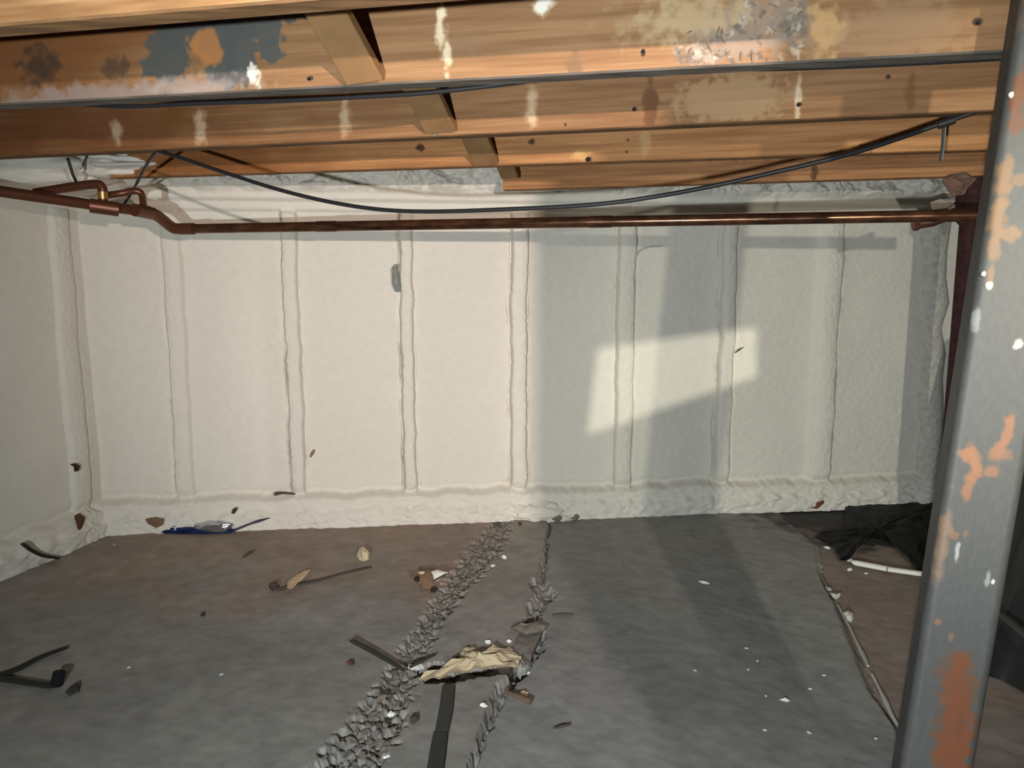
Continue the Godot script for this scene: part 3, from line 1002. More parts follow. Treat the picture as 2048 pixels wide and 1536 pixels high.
func build_pipes() -> void:
	var copper := StandardMaterial3D.new()
	copper.albedo_color = rgb(132, 90, 66)
	copper.metallic = 0.65
	copper.roughness = 0.3
	copper.roughness_texture = noise_tex(0.02, 0.55, 1.0, 51, 256)
	copper.albedo_texture = noise_tex(0.015, 0.45, 1.0, 52, 256)
	copper.uv1_triplanar = true
	copper.uv1_scale = Vector3(4, 10, 10)
	var old := StandardMaterial3D.new()
	old.albedo_color = rgb(104, 62, 44)
	old.metallic = 0.5
	old.roughness = 0.42
	var hgt := 1.05
	var p := [on_height(1990, 430, hgt), on_height(1500, 440, hgt), on_height(1000, 448, hgt), on_height(362, 458, hgt)]
	var root := thing("copper_pipe")
	tag(root, "long copper pipe hung below the joists across the whole back wall", "pipe")
	var main := curve_points([p[0], p[3].lerp(p[0], 0.5), p[3]], 24)
	put("straight_run", tube(main, 0.0143, 20), copper, root)
	# the offset and the run to the left
	var d: float = -p[3].z
	var e1 := at(345, 455, d)
	var e2 := at(318, 434, d - 0.05)
	var e3 := at(298, 424, d - 0.09)
	var e4 := at(215, 414, d - 0.19)
	var e5 := at(-60, 374, d - 0.42)
	put("offset_bend", tube(curve_points([p[3], e1, e2, e3], 8), 0.0165, 20), old, root)
	put("straight_run", tube(PackedVector3Array([e3, e4, e5]), 0.0143, 20), old, root)
	for q in [[p[3], p[3] + (p[0] - p[3]).normalized() * 0.045], [e3, e3.lerp(e4, 0.3)]]:
		put("coupling", tube(PackedVector3Array([q[0], q[1]]), 0.0172, 20), old, root)
	for g in [0.22, 0.58]:
		var q: Vector3 = p[3].lerp(p[0], g)
		var ax: Vector3 = (p[0] - p[3]).normalized()
		put("coupling", tube(PackedVector3Array([q - ax * 0.03, q + ax * 0.03]), 0.0156, 20), copper, root)
	# two branches that drop into the left run through elbows
	put("branch_run", tube(curve_points([at(70, 386, d - 0.2), at(130, 376, d - 0.2), at(188, 369, d - 0.2), at(203, 374, d - 0.2), at(206, 395, d - 0.2), at(207, 416, d - 0.2)], 8), 0.0125, 16), old, root)
	put("tee", tube(PackedVector3Array([at(180, 411, d - 0.22), at(238, 419, d - 0.19)]), 0.0195, 20), old, root)
	put("brass_collar", tube(PackedVector3Array([at(205, 384, d - 0.2), at(206, 398, d - 0.2)]), 0.0142, 16), mat(rgb(190, 150, 100), 0.35, 0.8), root)
	put("branch_run", tube(curve_points([at(205, 392, d - 0.16), at(240, 387, d - 0.16), at(268, 382, d - 0.14), at(282, 387, d - 0.13), at(286, 403, d - 0.11), at(287, 424, d - 0.1)], 8), 0.0098, 16), old, root)
	put("tee", tube(PackedVector3Array([at(270, 420, d - 0.16), at(305, 427, d - 0.09)]), 0.0178, 20), old, root)
	# right end: stub below the pipe and the dark upright pipe in the corner
	put("stub", tube(PackedVector3Array([at(1832, 449, 1.97), at(1865, 443, 1.96), at(1915, 424, 1.93)]), 0.0125, 16), old, root)
	put("cap", tube(PackedVector3Array([at(1826, 450, 1.972), at(1836, 448.5, 1.97)]), 0.015, 16), old, root)
	var maroon := rough_mat(rgb(74, 44, 44), 0.7, 5.0, 0.3, 0.6, 1.0)
	var v0 := at(1946, 450, 2.3)
	var vp := thing("upright_pipe", Vector3(v0.x, 0, v0.z))
	tag(vp, "dark maroon upright pipe behind the steel post", "pipe")
	put("pipe_run", tube(PackedVector3Array([Vector3(0, 0.0, 0), Vector3(0, 0.7, 0), Vector3(0, 1.42, 0)]), 0.036, 24), maroon, vp)
	put("pipe_hub", tube(PackedVector3Array([Vector3(0, 1.06, 0), Vector3(0, 1.075, 0), Vector3(0, 1.17, 0), Vector3(0, 1.185, 0)]), [0.038, 0.05, 0.05, 0.038], 24), maroon, vp)
	# torn insulation caught at the top of that pipe
	var ins := put("torn_insulation", sheet([Vector2(1880, 362), Vector2(1895, 350), Vector2(1930, 345), Vector2(1950, 358), Vector2(1935, 375), Vector2(1925, 390), Vector2(1905, 393), Vector2(1893, 380)], at(1915, 370, 2.25), Vector3(-0.3, 0, 1).normalized(), 0.006, 0.02, 0.02, 5), mat(rgb(128, 98, 84)))
	tag(ins, "torn brown scrap hanging beside the upright pipe below the joists", "scrap")
	var pap := put("paper_scrap", sheet([Vector2(1858, 405), Vector2(1880, 398), Vector2(1918, 398), Vector2(1915, 405), Vector2(1895, 416), Vector2(1862, 420)], at(1890, 405, 2.35), Vector3(-0.2, 0, 1).normalized(), 0.004, 0.01, 0.008, 6), mat(rgb(176, 160, 150)))
	tag(pap, "pale pinkish scrap just above the right end of the copper pipe", "scrap")

func on_height(x: float, y: float, h: float) -> Vector3:
	return hit(x, y, Vector3(0, h, 0), Vector3.UP)

func build_cables() -> void:
	var black := mat(rgb(34, 34, 36), 0.42)
	var a := 1.577 + 0.02
	var b := -0.252
	var root := thing("sagging_cable")
	tag(root, "black cable sagging in a long curve below the joists", "cable")
	var pts := []
	for q in [[318, 302], [380, 322], [470, 352], [560, 380], [660, 404], [760, 419], [860, 423], [1000, 419], [1200, 408], [1380, 381], [1560, 342], [1720, 302], [1880, 248], [1990, 210], [2060, 184]]:
		pts.append(in_line(q[0], q[1], a, b))
	put("cable_jacket", tube(curve_points(pts, 10), 0.0043, 12), black, root)
	var k0 := in_line(1886, 247, a, b)
	var k1 := in_line(1898, 243, a, b)
	put("clip", tube(PackedVector3Array([k0 + (k0 - k1) * 0.9, k1 + (k1 - k0) * 0.9]), 0.0075, 12), black, root)
	# hanger strap dropping from the clip
	var hs := put("hanger_strap", tube(curve_points([in_line(1889, 248, a + 0.02, b), in_line(1886, 290, a + 0.02, b), in_line(1882, 322, a + 0.02, b)], 6), 0.0062, 10, 0.35), mat(rgb(92, 94, 92), 0.5, 0.4))
	tag(hs, "short grey hanger strap dropping from the cable clip at the right", "strap")
	var up := []
	for q in [[60, 196], [170, 209], [260, 213], [400, 207], [560, 202], [720, 194], [840, 187], [960, 174], [1060, 161], [1150, 148], [1250, 141], [1340, 139], [1420, 138.5], [1560, 137], [1700, 132], [1850, 125], [2010, 116], [2080, 112]]:
		up.append(in_line(q[0], q[1], 1.146 + 0.050, -0.208))
	var c2 := put("joist_cable", tube(curve_points(up, 8), 0.0035, 12), black)
	tag(c2, "thin black cable running along the underside of the wide joist", "cable")
	var w1 := put("hanger_wire", tube(PackedVector3Array([at(136, 318, 2.0), at(146, 350, 2.1), at(158, 375, 2.22)]), 0.004, 10), black)
	tag(w1, "short black hanger wire above the leftmost pipe elbow", "wire")
	var w2 := put("hanger_wire", tube(curve_points([in_line(316, 301, a, b), at(298, 322, 1.9), at(281, 352, 2.1), at(264, 384, 2.3), at(246, 412, 2.3)], 6), 0.004, 10), black)
	tag(w2, "longer black wire from the second joist down to the pipe branches", "wire")

func build_tarp() -> void:
	# stacked crate under black plastic sheeting, to the right behind the post
	var m := StandardMaterial3D.new()
	m.albedo_color = rgb(26, 26, 27)
	m.roughness = 0.55
	var root := thing("covered_crate", Vector3(1.62, 0, -1.72))
	tag(root, "large crate under black plastic sheeting at the right, behind the steel post", "crate")
	var st := new_st(0)
	var rows := 34
	var cols := 80
	var grid := []
	for j in rows + 1:
		var v := float(j) / rows
		var row := []
		for i in cols:
			var an := TAU * i / cols
			# rounded rectangle footprint, flaring towards the floor
			var dirv := Vector2(cos(an), sin(an))
			var flare := 0.92 + (0.58 * pow(1.0 - v, 1.3) if dirv.x < 0.0 else 0.06 * (1.0 - v))
			var half := Vector2(0.34, 0.34)
			var k := pow(pow(absf(dirv.x / half.x), 5.0) + pow(absf(dirv.y / half.y), 5.0), -0.2)
			var fold := 1.0 + (0.05 * n_mid.get_noise_2d(i * 0.35, v * 1.2) + 0.02 * sin(an * 13.0)) * (1.0 - v * 0.6)
			var close := 1.0 if v < 0.8 else 1.0 - pow((v - 0.8) / 0.2, 2.2) * 0.999
			var hh := minf(v / 0.8, 1.0) * 0.80 + maxf(v - 0.8, 0.0) * 0.10
			row.append(Vector3(dirv.x * k * flare * fold * close, hh, dirv.y * k * fold * close))
		grid.append(row)
	for j in rows:
		for i in cols:
			quad(st, grid[j][i], grid[j][(i + 1) % cols], grid[j + 1][(i + 1) % cols], grid[j + 1][i])
	put("plastic_sheeting", flat_mesh(st), m, root)
	var st2 := new_st()
	bar(st2, -0.22, 0.26, 0.0, 0.77, -0.27, 0.27, 0.004)
	put("crate_body", flat_mesh(st2), mat(rgb(80, 64, 50)), root)
	# fold of the sheeting that rests against the side
	var fl := PackedVector3Array([at(1992, 1222, 1.62) - root.position, at(2020, 1243, 1.58) - root.position, at(2075, 1290, 1.5) - root.position])
	put("sheet_hem", tube(fl, 0.012, 8, 0.5), mat(rgb(58, 58, 56), 0.6), root)
	# skirt of sheeting spread over the floor to the left
	var sk := put("black_plastic", sheet([Vector2(1690, 1012), Vector2(1760, 1003), Vector2(1850, 1000), Vector2(1890, 1008), Vector2(1900, 1060), Vector2(1880, 1150), Vector2(1835, 1142), Vector2(1808, 1090), Vector2(1760, 1080), Vector2(1700, 1082), Vector2(1700, 1120), Vector2(1680, 1125), Vector2(1668, 1098), Vector2(1632, 1076), Vector2(1650, 1066), Vector2(1690, 1062)], Vector3(0, 0.004, 0), Vector3.UP, 0.002, 0.014, 0.012, 9, 8, 4), rough_mat(rgb(27, 26, 25), 0.6, 6.0, 0.3, 0.5, 1.0))
	tag(sk, "crumpled black plastic spread on the floor in the far right corner", "sheet")
	# added light blocker, unseen behind the viewpoint, its slot shaping the wall patch
	var pw := thing("added_light_blocker", Vector3(0, 0, 0.14))
	tag(pw, "added slotted panel behind the viewpoint that blocks and shapes the flashlight beams", "board")
	var src := Vector3(1.15, 1.07, 1.40)
	var edge_src := Vector3(0.633, 1.07, 0.80)
	var slot := []
	for q in [[1196, 696], [1512, 655], [1512, 752], [1176, 868]]:
		var w := on_wall(q[0], q[1])
		var t := (0.14 - src.z) / (w.z - src.z)
		slot.append(src.lerp(w, t) - pw.position)
	var we := on_wall(1068, 700)
	var x0: float = edge_src.lerp(we, (0.14 - edge_src.z) / (we.z - edge_src.z)).x
	var x1 := 1.9
	var outer := [Vector3(x0, 1.185, 0), Vector3(x1, 1.185, 0), Vector3(x1, 0.005, 0), Vector3(x0, 0.005, 0)]
	var sp := new_st()
	var th := Vector3(0, 0, 0.006)
	for k in 4:
		var p: Vector3 = outer[k]
		var q: Vector3 = outer[(k + 1) % 4]
		var r: Vector3 = slot[(k + 1) % 4]
		var s: Vector3 = slot[k]
		quad(sp, p + th, q + th, r + th, s + th)
		quad(sp, s, r, q, p)
		quad(sp, p, q, q + th, p + th)
		quad(sp, s + th, r + th, r, s)
	put("panel", flat_mesh(sp), rough_mat(rgb(120, 100, 78), 0.85, 1.5, 0.1, 0.8, 1.0), pw)

func scrap(called: String, poly: Array, c: Color, label: String, cat: String, thick := 0.0015, lift := 0.006, crumple := 0.004, h := 0.003, edge_up := false, group := "", rough := 0.85) -> MeshInstance3D:
	var v := []
	for q in poly: v.append(Vector2(q[0], q[1]))
	var o := put(called, sheet(v, Vector3(0, h, 0), Vector3.UP, thick, lift, crumple, int(poly[0][0]), 4, 3, edge_up), mat(c, rough))
	tag(o, label, cat, group)
	return o

func stick(called: String, pts: Array, r, c: Color, label: String, cat: String, flat := 1.0, h := 0.004, rough := 0.8) -> MeshInstance3D:
	var w := []
	for q in pts: w.append(on_floor(q[0], q[1], h + (q[2] if q.size() > 2 else 0.0)))
	var o := put(called, tube(curve_points(w, 6), r, 10, flat), mat(c, rough))
	tag(o, label, cat)
	return o

func pebble(called: String, x: float, y: float, size: Vector3, c: Color, label: String, cat: String, group := "") -> MeshInstance3D:
	var p := on_floor(x, y)
	var o := put(called, lump(size, int(x + y), 0.6, 1.5, 2), mat(c))
	o.position = p + Vector3(0, size.y * 0.6 + ground(p.x, -p.z), 0)
	o.rotation.y = x * 0.37
	tag(o, label, cat, group)
	return o

func build_debris() -> void:
	# blue packet with a shiny lid against the foot of the wall
	var bp := thing("plastic_packet")
	tag(bp, "crumpled blue plastic packet with a shiny silver bulge at the foot of the wall", "packet")
	var pl := on_floor(430, 1066) + Vector3(0, 0.0, 0)
	var nn := Vector3(0.0, 0.55, 0.85).normalized()
	var blue := mat(rgb(30, 44, 84), 0.3)
	put("wrapper", sheet([Vector2(312, 1066), Vector2(330, 1054), Vector2(352, 1052), Vector2(385, 1056), Vector2(420, 1055), Vector2(460, 1058), Vector2(478, 1060), Vector2(462, 1067), Vector2(400, 1070), Vector2(350, 1068)], pl, nn, 0.002, 0.008, 0.012, 7, 5, 3), blue, bp)
	var bl := put("silver_bulge", lump(Vector3(0.068, 0.020, 0.022), 8, 0.25, 1.2, 4, true), mat(rgb(190, 196, 204), 0.12, 0.9), bp)
	bl.position = hit(428, 1053, pl + nn * 0.012, nn)
	put("wrapper_tail", tube(curve_points([hit(470, 1060, pl + nn * 0.01, nn), hit(500, 1048, pl + nn * 0.012, nn), hit(518, 1042, pl + nn * 0.012, nn), hit(540, 1036, pl + nn * 0.012, nn)], 5), [0.008, 0.007, 0.010, 0.002], 10, 0.5), mat(rgb(70, 66, 84), 0.4), bp)
	var wl := on_floor(300, 1062)
	var lf := put("dry_leaf", sheet([Vector2(291, 1038), Vector2(310, 1035), Vector2(328, 1038), Vector2(326, 1050), Vector2(314, 1056), Vector2(298, 1048)], on_floor(300, 1074), Vector3(0.0, 0.2, 0.98).normalized(), 0.0015, 0.006, 0.004, 17), mat(rgb(120, 96, 76)))
	tag(lf, "small grey-brown leaf left of the blue packet", "leaf")
	lf = put("dry_leaf", sheet([Vector2(148, 1032), Vector2(158, 1026), Vector2(170, 1034), Vector2(166, 1050), Vector2(157, 1072), Vector2(152, 1052)], on_floor(160, 1094), Vector3(0.6, 0.2, 0.8).normalized(), 0.0015, 0.01, 0.004, 18), mat(rgb(92, 60, 40)))
	tag(lf, "narrow dark brown leaf against the foam in the left corner", "leaf")
	lf = put("dry_leaf", sheet([Vector2(1611, 998), Vector2(1628, 996), Vector2(1641, 984), Vector2(1645, 990), Vector2(1648, 1006), Vector2(1634, 1018), Vector2(1622, 1016)], on_floor(1630, 1022), Vector3(-0.1, 0.3, 0.95).normalized(), 0.0015, 0.004, 0.006, 19), mat(rgb(112, 62, 42)))
	tag(lf, "reddish brown leaf propped against the foam sill at the right", "leaf")
	# bits on the foam
	var bit := put("dark_chip", sheet([Vector2(463, 1026), Vector2(466, 1018), Vector2(473, 1014), Vector2(475, 1019), Vector2(468, 1028)], on_wall(468, 1020, 0.07), Vector3(WALL_B, 0.2, 1).normalized(), 0.003, 0.004, 0.002, 20), mat(rgb(70, 52, 42)))
	tag(bit, "small dark chip on the foam sill above the blue packet", "chip")
	bit = put("dark_stub", tube(PackedVector3Array([on_wall(549, 988, 0.045), on_wall(566, 986, 0.045), on_wall(590, 988, 0.02)]), [0.0065, 0.004, 0.003], 10), mat(rgb(84, 72, 62)))
	tag(bit, "dark stub poking out over the sill at the second crack from the left", "stub")
	var wp := Vector3(-1.52, 0, -2.45)
	var wn := Vector3(0.97, 0, 0.24).normalized()
	bit = put("dead_insect", sheet([Vector2(138, 928), Vector2(150, 927), Vector2(158, 932), Vector2(155, 942), Vector2(148, 943), Vector2(147, 934)], Vector3(-1.66, 0, -1.90) + wn * 0.045, wn, 0.004, 0.004, 0.003, 21), mat(rgb(58, 46, 36)))
	tag(bit, "small dark insect-like speck low on the left corner foam", "insect")
	bit = put("wood_sliver", tube(PackedVector3Array([on_wall(1470, 706, 0.022), on_wall(1478, 700, 0.03), on_wall(1488, 694, 0.03)]), [0.0015, 0.003, 0.001], 8), mat(rgb(84, 70, 60)))
	tag(bit, "thin wood sliver stuck in the foam in the bright patch", "sliver")
	bit = put("brown_bit", tube(PackedVector3Array([on_wall(621, 914, 0.012), on_wall(625, 906, 0.016), on_wall(629, 899, 0.012)]), [0.003, 0.006, 0.003], 8), mat(rgb(140, 116, 92)))
	tag(bit, "small brown bit in the foam beside the second rib", "bit")
	var tg := thing("plastic_tag")
	tag(tg, "grey plastic tag hooked in the foam crack left of centre", "tag")
	put("tag_body", sheet([Vector2(784, 540), Vector2(791, 533), Vector2(797, 545), Vector2(802, 572), Vector2(800, 584), Vector2(791, 583), Vector2(785, 568)], on_wall(793, 560, 0.030), Vector3(0.3, 0, 1).normalized(), 0.004, 0.006, 0.002, 22), mat(rgb(128, 132, 126), 0.4), tg)
	put("tag_hook", tube(curve_points([on_wall(784, 540, 0.034), on_wall(789, 531, 0.034), on_wall(795, 530, 0.03), on_wall(795, 540, 0.02)], 5), 0.002, 8), mat(rgb(120, 124, 120), 0.4), tg)
	bit = put("foam_strand", tube(curve_points([on_wall(1272, 512, 0.02), on_wall(1282, 500, 0.024), on_wall(1300, 494, 0.02), on_wall(1324, 492, 0.012)], 5), [0.003, 0.004, 0.003, 0.002], 8), mat(rgb(196, 194, 186)))
	tag(bit, "curved foam strand beside the rib in the shaded part of the wall", "foam")
	# left floor
	var rp := on_floor(116, 1116, 0.01)
	var rn := Vector3(0.97, 0.0, 0.24).normalized()
	var rs := put("rubber_strip", tube(curve_points([hit(46, 1088, rp, rn), hit(64, 1101, rp, rn), hit(86, 1111, rp, rn), rp], 6), [0.010, 0.011, 0.011, 0.009], 10, 0.5), mat(rgb(46, 46, 42), 0.7))
	tag(rs, "bent black rubber strip against the left corner foam", "strip")
	stick("black_strip", [[-40, 1362], [30, 1340], [80, 1315], [134, 1295]], [0.010, 0.011, 0.009, 0.007], rgb(42, 40, 38), "straight black strip pointing up to the right at the left edge", "strip", 0.4, 0.006)
	stick("black_strip", [[-40, 1352], [10, 1358], [60, 1366], [104, 1372]], [0.011, 0.011, 0.010, 0.010], rgb(48, 46, 44), "lower black strip running right from the left edge to the black canister", "strip", 0.4, 0.006)
	var cap := put("black_canister", tube(PackedVector3Array([on_floor(113, 1369, 0.001), on_floor(113, 1369, 0.004), on_floor(113, 1369, 0.003) + Vector3(0.002, 0.024, -0.012), on_floor(113, 1369, 0.003) + Vector3(0.002, 0.027, -0.013)]), [0.011, 0.013, 0.013, 0.009], 16), mat(rgb(20, 20, 20), 0.9))
	tag(cap, "small black canister standing at the end of the lower black strip", "canister")
	pebble("dark_block", 148, 1382, Vector3(0.018, 0.009, 0.010), rgb(60, 56, 50), "small dark block on the floor right of the black canister", "block")
	stick("dark_stick", [[486, 1114], [498, 1106], [510, 1099]], [0.003, 0.006, 0.002], rgb(92, 76, 64), "short dark stick on the brown floor below the blue packet", "stick", 0.6)
	var cs := thing("curled_shaving")
	tag(cs, "curled tan shaving with a dark bulb end and long dark tail on the floor", "shaving")
	var fp := Vector3(0, 0.012, 0)
	put("shaving", sheet([Vector2(574, 1178), Vector2(576, 1164), Vector2(592, 1152), Vector2(610, 1143), Vector2(623, 1139), Vector2(614, 1154), Vector2(596, 1168), Vector2(584, 1180)], fp, Vector3.UP, 0.002, 0.006, 0.004, 30), mat(rgb(206, 178, 148)), cs)
	put("dark_end", lump(Vector3(0.013, 0.012, 0.011), 31, 0.4, 1.5, 3, true), mat(rgb(74, 62, 64)), cs).position = on_floor(548, 1172, 0.012)
	put("neck", tube(curve_points([on_floor(548, 1177, 0.006), on_floor(562, 1178, 0.006), on_floor(576, 1174, 0.008)], 5), 0.005, 8), mat(rgb(84, 66, 58)), cs)
	put("tail", tube(curve_points([on_floor(590, 1169, 0.004), on_floor(640, 1159, 0.004), on_floor(690, 1145, 0.004), on_floor(742, 1134, 0.003)], 5), [0.006, 0.006, 0.005, 0.008], 8, 0.4), mat(rgb(76, 72, 60)), cs)
	pebble("foam_chunk", 727, 1118, Vector3(0.034, 0.022, 0.018), rgb(214, 198, 164), "pale tan chunk on the floor above the end of the dark tail", "chunk")
	# torn wrapper
	var tw := thing("torn_wrapper")
	tag(tw, "torn brown and white wrapper beside the broken strip", "wrapper")
	var q := on_floor(850, 1178)
	var wn2 := Vector3(0, 0.75, 0.66).normalized()
	put("brown_fold", sheet([Vector2(826, 1142), Vector2(838, 1150), Vector2(858, 1140), Vector2(866, 1152), Vector2(872, 1170), Vector2(866, 1180), Vector2(846, 1180), Vector2(832, 1164)], q, wn2, 0.002, 0.014, 0.008, 33), mat(rgb(122, 96, 76)), tw)
	put("white_corner", sheet([Vector2(860, 1144), Vector2(874, 1140), Vector2(896, 1146), Vector2(884, 1156), Vector2(866, 1168), Vector2(862, 1156)], q, wn2, 0.002, 0.008, 0.002, 34), mat(rgb(226, 222, 214)), tw)
	put("dark_stripe", sheet([Vector2(868, 1160), Vector2(892, 1147), Vector2(894, 1149), Vector2(870, 1163)], q + wn2 * 0.012, wn2, 0.0015, 0.0, 0.0, 34), mat(rgb(70, 64, 58)), tw)
	put("cream_tab", lump(Vector3(0.018, 0.014, 0.009), 35, 0.5, 1.5, 3), mat(rgb(214, 194, 162)), tw).position = on_floor(845, 1152, 0.028)
	put("dark_hollow", lump(Vector3(0.009, 0.008, 0.006), 36, 0.5, 1.5, 2), mat(rgb(50, 40, 34)), tw).position = on_floor(834, 1158, 0.028)
	pebble("dark_chip", 868, 1184, Vector3(0.010, 0.008, 0.008), rgb(56, 46, 38), "dark chip at the lower right of the torn wrapper", "chip")
	# bits in and beside the broken strip
	for k in [[1008, 1118, 0.0095, "brighter white pebble by the top of the broken strip"], [986, 1133, 0.007, "duller pale pebble just left of the bright white pebble"], [782, 1419, 0.009, "white pebble in the lower left rubble"], [967, 1417, 0.007, "white pebble between the dark strap and the right crack"], [774, 1517, 0.008, "white pebble at the very bottom of the rubble strip"], [1059, 1343, 0.006, "white pebble right of the tan scrap"], [976, 1290, 0.007, "pale pebble on the narrow slab above the tan scrap"], [1018, 1288, 0.006, "pale pebble just left of the right crack above the tan scrap"]]:
		pebble("white_pebble", k[0], k[1], Vector3(k[2], k[2] * 0.7, k[2] * 0.8), rgb(232, 230, 222), k[3], "pebble", "white pebbles along the cracks")
	var sc := scrap("foam_scrap", [[838, 1366], [860, 1356], [895, 1342], [915, 1330], [926, 1312], [945, 1314], [960, 1320], [990, 1314], [1010, 1306], [1022, 1308], [1028, 1320], [1044, 1328], [1036, 1341], [1010, 1347], [975, 1346], [940, 1352], [900, 1362], [868, 1369]], rgb(188, 172, 142), "long ragged tan scrap lying in the hole across the narrow slab", "scrap", 0.006, 0.012, 0.024, -0.004)
	pebble("dark_pebble", 1036, 1342, Vector3(0.011, 0.010, 0.010), rgb(78, 74, 66), "dark round pebble at the right end of the tan scrap", "pebble")
	pebble("white_shard", 832, 1330, Vector3(0.020, 0.007, 0.010), rgb(206, 204, 196), "pale oblong shard at the left end of the hole", "shard")
	stick("dark_stick", [[703, 1281, 0.012], [740, 1300, 0.008], [775, 1320, 0.006], [808, 1340, 0.004]], [0.007, 0.008, 0.007, 0.005], rgb(58, 55, 50), "dark stick leaning from the floor onto the left rubble", "stick", 0.6)
	stick("dark_stick", [[820, 1334, 0.01], [845, 1322, 0.012], [872, 1309, 0.01]], [0.004, 0.003, 0.002], rgb(62, 58, 54), "thin dark twig above the left end of the hole", "stick")
	stick("dark_strap", [[898, 1371], [892, 1420], [884, 1462]], [0.014, 0.015, 0.014], rgb(66, 66, 64), "upper length of the flat dark strap below the tan scrap", "strap", 0.18, 0.008)
	stick("dark_strap", [[882, 1464], [875, 1510], [862, 1600]], [0.015, 0.016, 0.016], rgb(60, 60, 58), "lower length of the flat dark strap, cut by the bottom edge", "strap", 0.18, 0.008)
	stick("brown_stick", [[1010, 1383, 0.004], [1035, 1392, 0.006], [1062, 1403, 0.004]], [0.005, 0.008, 0.009], rgb(104, 86, 70), "short brown stick right of the lower crack", "stick", 0.7)
	pebble("tan_chip", 1046, 1390, Vector3(0.012, 0.006, 0.008), rgb(196, 172, 146), "tan chip resting on the short brown stick", "chip")
	stick("twig", [[1107, 1457], [1122, 1453], [1140, 1450]], [0.001, 0.003, 0.0025], rgb(74, 70, 64), "thin dark twig on the right slab near the bottom", "twig")
	stick("twig", [[1106, 1231], [1126, 1229], [1146, 1230]], [0.002, 0.003, 0.002], rgb(84, 80, 74), "faint thin twig right of the upper end of the right crack", "twig")
	scrap("torn_flap", [[1022, 1258], [1034, 1264], [1052, 1266], [1066, 1256], [1082, 1244], [1086, 1256], [1096, 1260], [1080, 1268], [1050, 1274]], rgb(120, 112, 100), "torn grey flap lifted over the right crack", "flap", 0.003, 0.012, 0.008, 0.006)
	scrap("grey_slab_piece", [[1034, 1278], [1060, 1272], [1082, 1276], [1066, 1312], [1062, 1328], [1040, 1318], [1024, 1306]], rgb(124, 118, 112), "tilted grey slab piece sunk in the right crack", "slab", 0.010, 0.004, 0.004, -0.006)
	for k in [[702, 1326, 0.010, 0.006, rgb(88, 62, 44), "brown chip left of the rubble under the leaning stick"], [828, 1447, 0.013, 0.008, rgb(74, 68, 58), "dark stone at the right of the lower rubble"], [406, 1231, 0.008, 0.005, rgb(66, 54, 46), "small dark curl alone on the left floor"], [1040, 1052, 0.008, 0.006, rgb(70, 62, 52), "dark crumb at the foot of the wall left of the foam heap"]]:
		pebble("dark_chip", k[0], k[1], Vector3(k[2], k[3], k[2] * 0.7), k[4], k[5], "chip")
	# right floor
	pebble("white_pellet", 1408, 1166, Vector3(0.014, 0.005, 0.006), rgb(226, 226, 220), "white oval pellet alone on the dark right slab", "pellet")
	pebble("white_pellet", 1570, 1401, Vector3(0.009, 0.004, 0.004), rgb(232, 232, 226), "small white pellet on the right slab near the bottom", "pellet")
	for k in [[1515, 1322], [1497, 1338], [1648, 1352], [1530, 1460], [1532, 1392], [1620, 1378], [1752, 1477], [1618, 1465], [1493, 1297], [1390, 1340]]:
		pebble("white_fleck", k[0], k[1], Vector3(0.0045, 0.002, 0.003), rgb(214, 212, 204), "tiny white fleck scattered on the dark right slab", "fleck", "tiny white flecks on the right slab")
	for k in [[443, 1352, "tiny white fleck alone on the left floor, nearer the rubble strip"], [258, 1335, "tiny white fleck on the left floor right of the black canister"], [228, 1089, "tiny white fleck at the back left by the foam corner"], [1940, 1497, "tiny white fleck on the floor right of the post foot"]]:
		pebble("white_fleck", k[0], k[1], Vector3(0.0045, 0.002, 0.003), rgb(214, 212, 204), k[2], "fleck")
	var ws := thing("white_stick")
	tag(ws, "white stick lying on the brown slab, its right end behind the post", "stick")
	put("stick_length", tube(PackedVector3Array([on_floor(1706, 1124, 0.012), on_floor(1712, 1126, 0.012), on_floor(1774, 1138, 0.012)]), [0.008, 0.012, 0.012], 12, 0.7), mat(rgb(232, 230, 218), 0.6), ws)
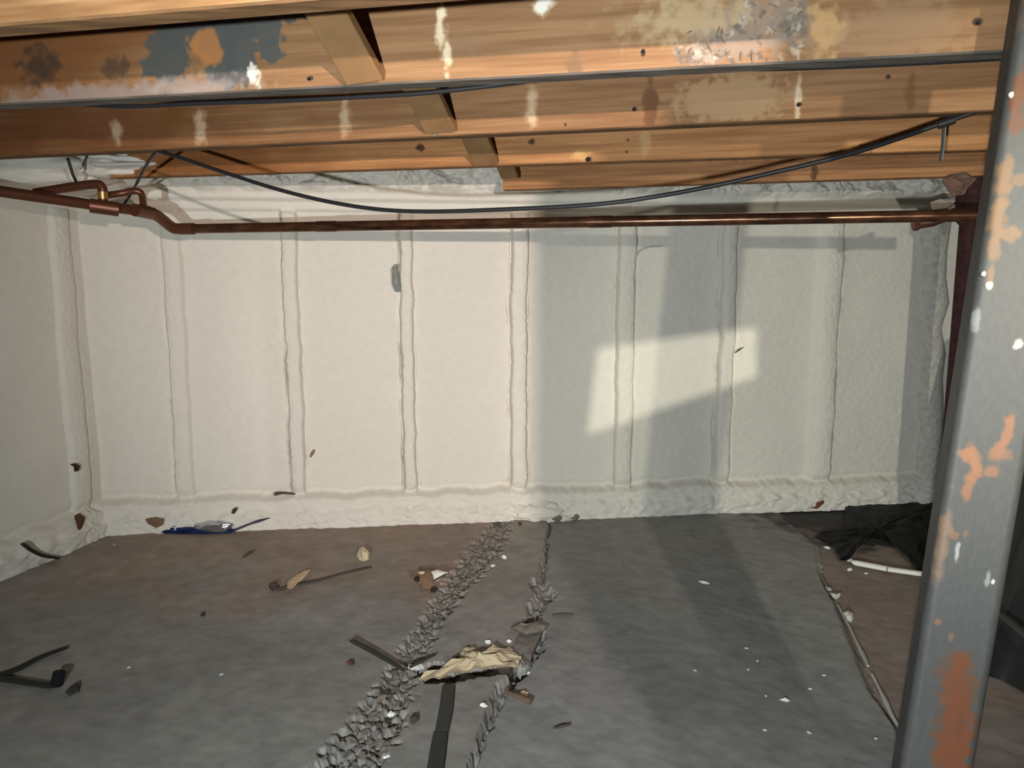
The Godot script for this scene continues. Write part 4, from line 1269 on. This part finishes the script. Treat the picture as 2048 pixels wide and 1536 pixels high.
	put("stick_length", tube(PackedVector3Array([on_floor(1775, 1138.5, 0.012), on_floor(1850, 1149, 0.012)]), 0.011, 12, 0.7), mat(rgb(232, 230, 218), 0.6), ws)
	put("broken_joint", tube(PackedVector3Array([on_floor(1771, 1137.5, 0.012), on_floor(1778, 1139, 0.012)]), 0.0095, 10, 0.7), mat(rgb(126, 100, 76)), ws)
	for k in [[1700, 1119, 0.012, "white chip above the left end of the white stick"], [1700, 1137, 0.011, "white chip below the left end of the white stick"], [1732, 1144, 0.006, "smallest white chip under the white stick"], [1654, 1094, 0.011, "white chip beside the black plastic finger"]]:
		pebble("white_chip", k[0], k[1], Vector3(k[2], k[2] * 0.4, k[2] * 0.6), rgb(228, 228, 220), k[3], "chip", "white chips by the white stick")
	# white scraps standing in the right-hand joint
	var white := rgb(216, 214, 206)
	scrap("white_scrap", [[1650, 1176], [1662, 1178], [1664, 1184], [1656, 1184]], rgb(186, 184, 178), "topmost dull scrap in the joint beside the brown slab", "scrap", 0.0015, 0.004, 0.004, 0.006)
	scrap("white_scrap", [[1660, 1189], [1671, 1192], [1682, 1190], [1680, 1195], [1674, 1200], [1668, 1201]], white, "forked white scrap in the joint, second from the top", "scrap", 0.0015, 0.006, 0.006, 0.008)
	scrap("white_scrap", [[1686, 1230], [1694, 1226], [1706, 1229], [1706, 1242], [1702, 1248], [1694, 1242]], white, "largest white scrap in the joint, third from the top", "scrap", 0.0015, 0.008, 0.006, 0.008)
	stick("white_string", [[1642, 1152], [1650, 1164], [1657, 1178]], 0.0025, rgb(126, 116, 90), "thin tan cord at the top of the joint by the brown slab", "cord")
	stick("white_string", [[1676, 1210], [1690, 1236], [1703, 1262], [1716, 1290], [1730, 1318], [1736, 1332]], [0.003, 0.004, 0.003, 0.006, 0.004], rgb(168, 166, 158), "pale cord in the joint between the largest scrap and the dark gap", "cord", 0.6)
	stick("white_string", [[1744, 1348], [1758, 1376], [1772, 1404], [1784, 1430], [1798, 1452]], [0.004, 0.003, 0.006, 0.004, 0.003], rgb(178, 176, 168), "lowest pale cord in the joint, ending beside the post", "cord", 0.6)
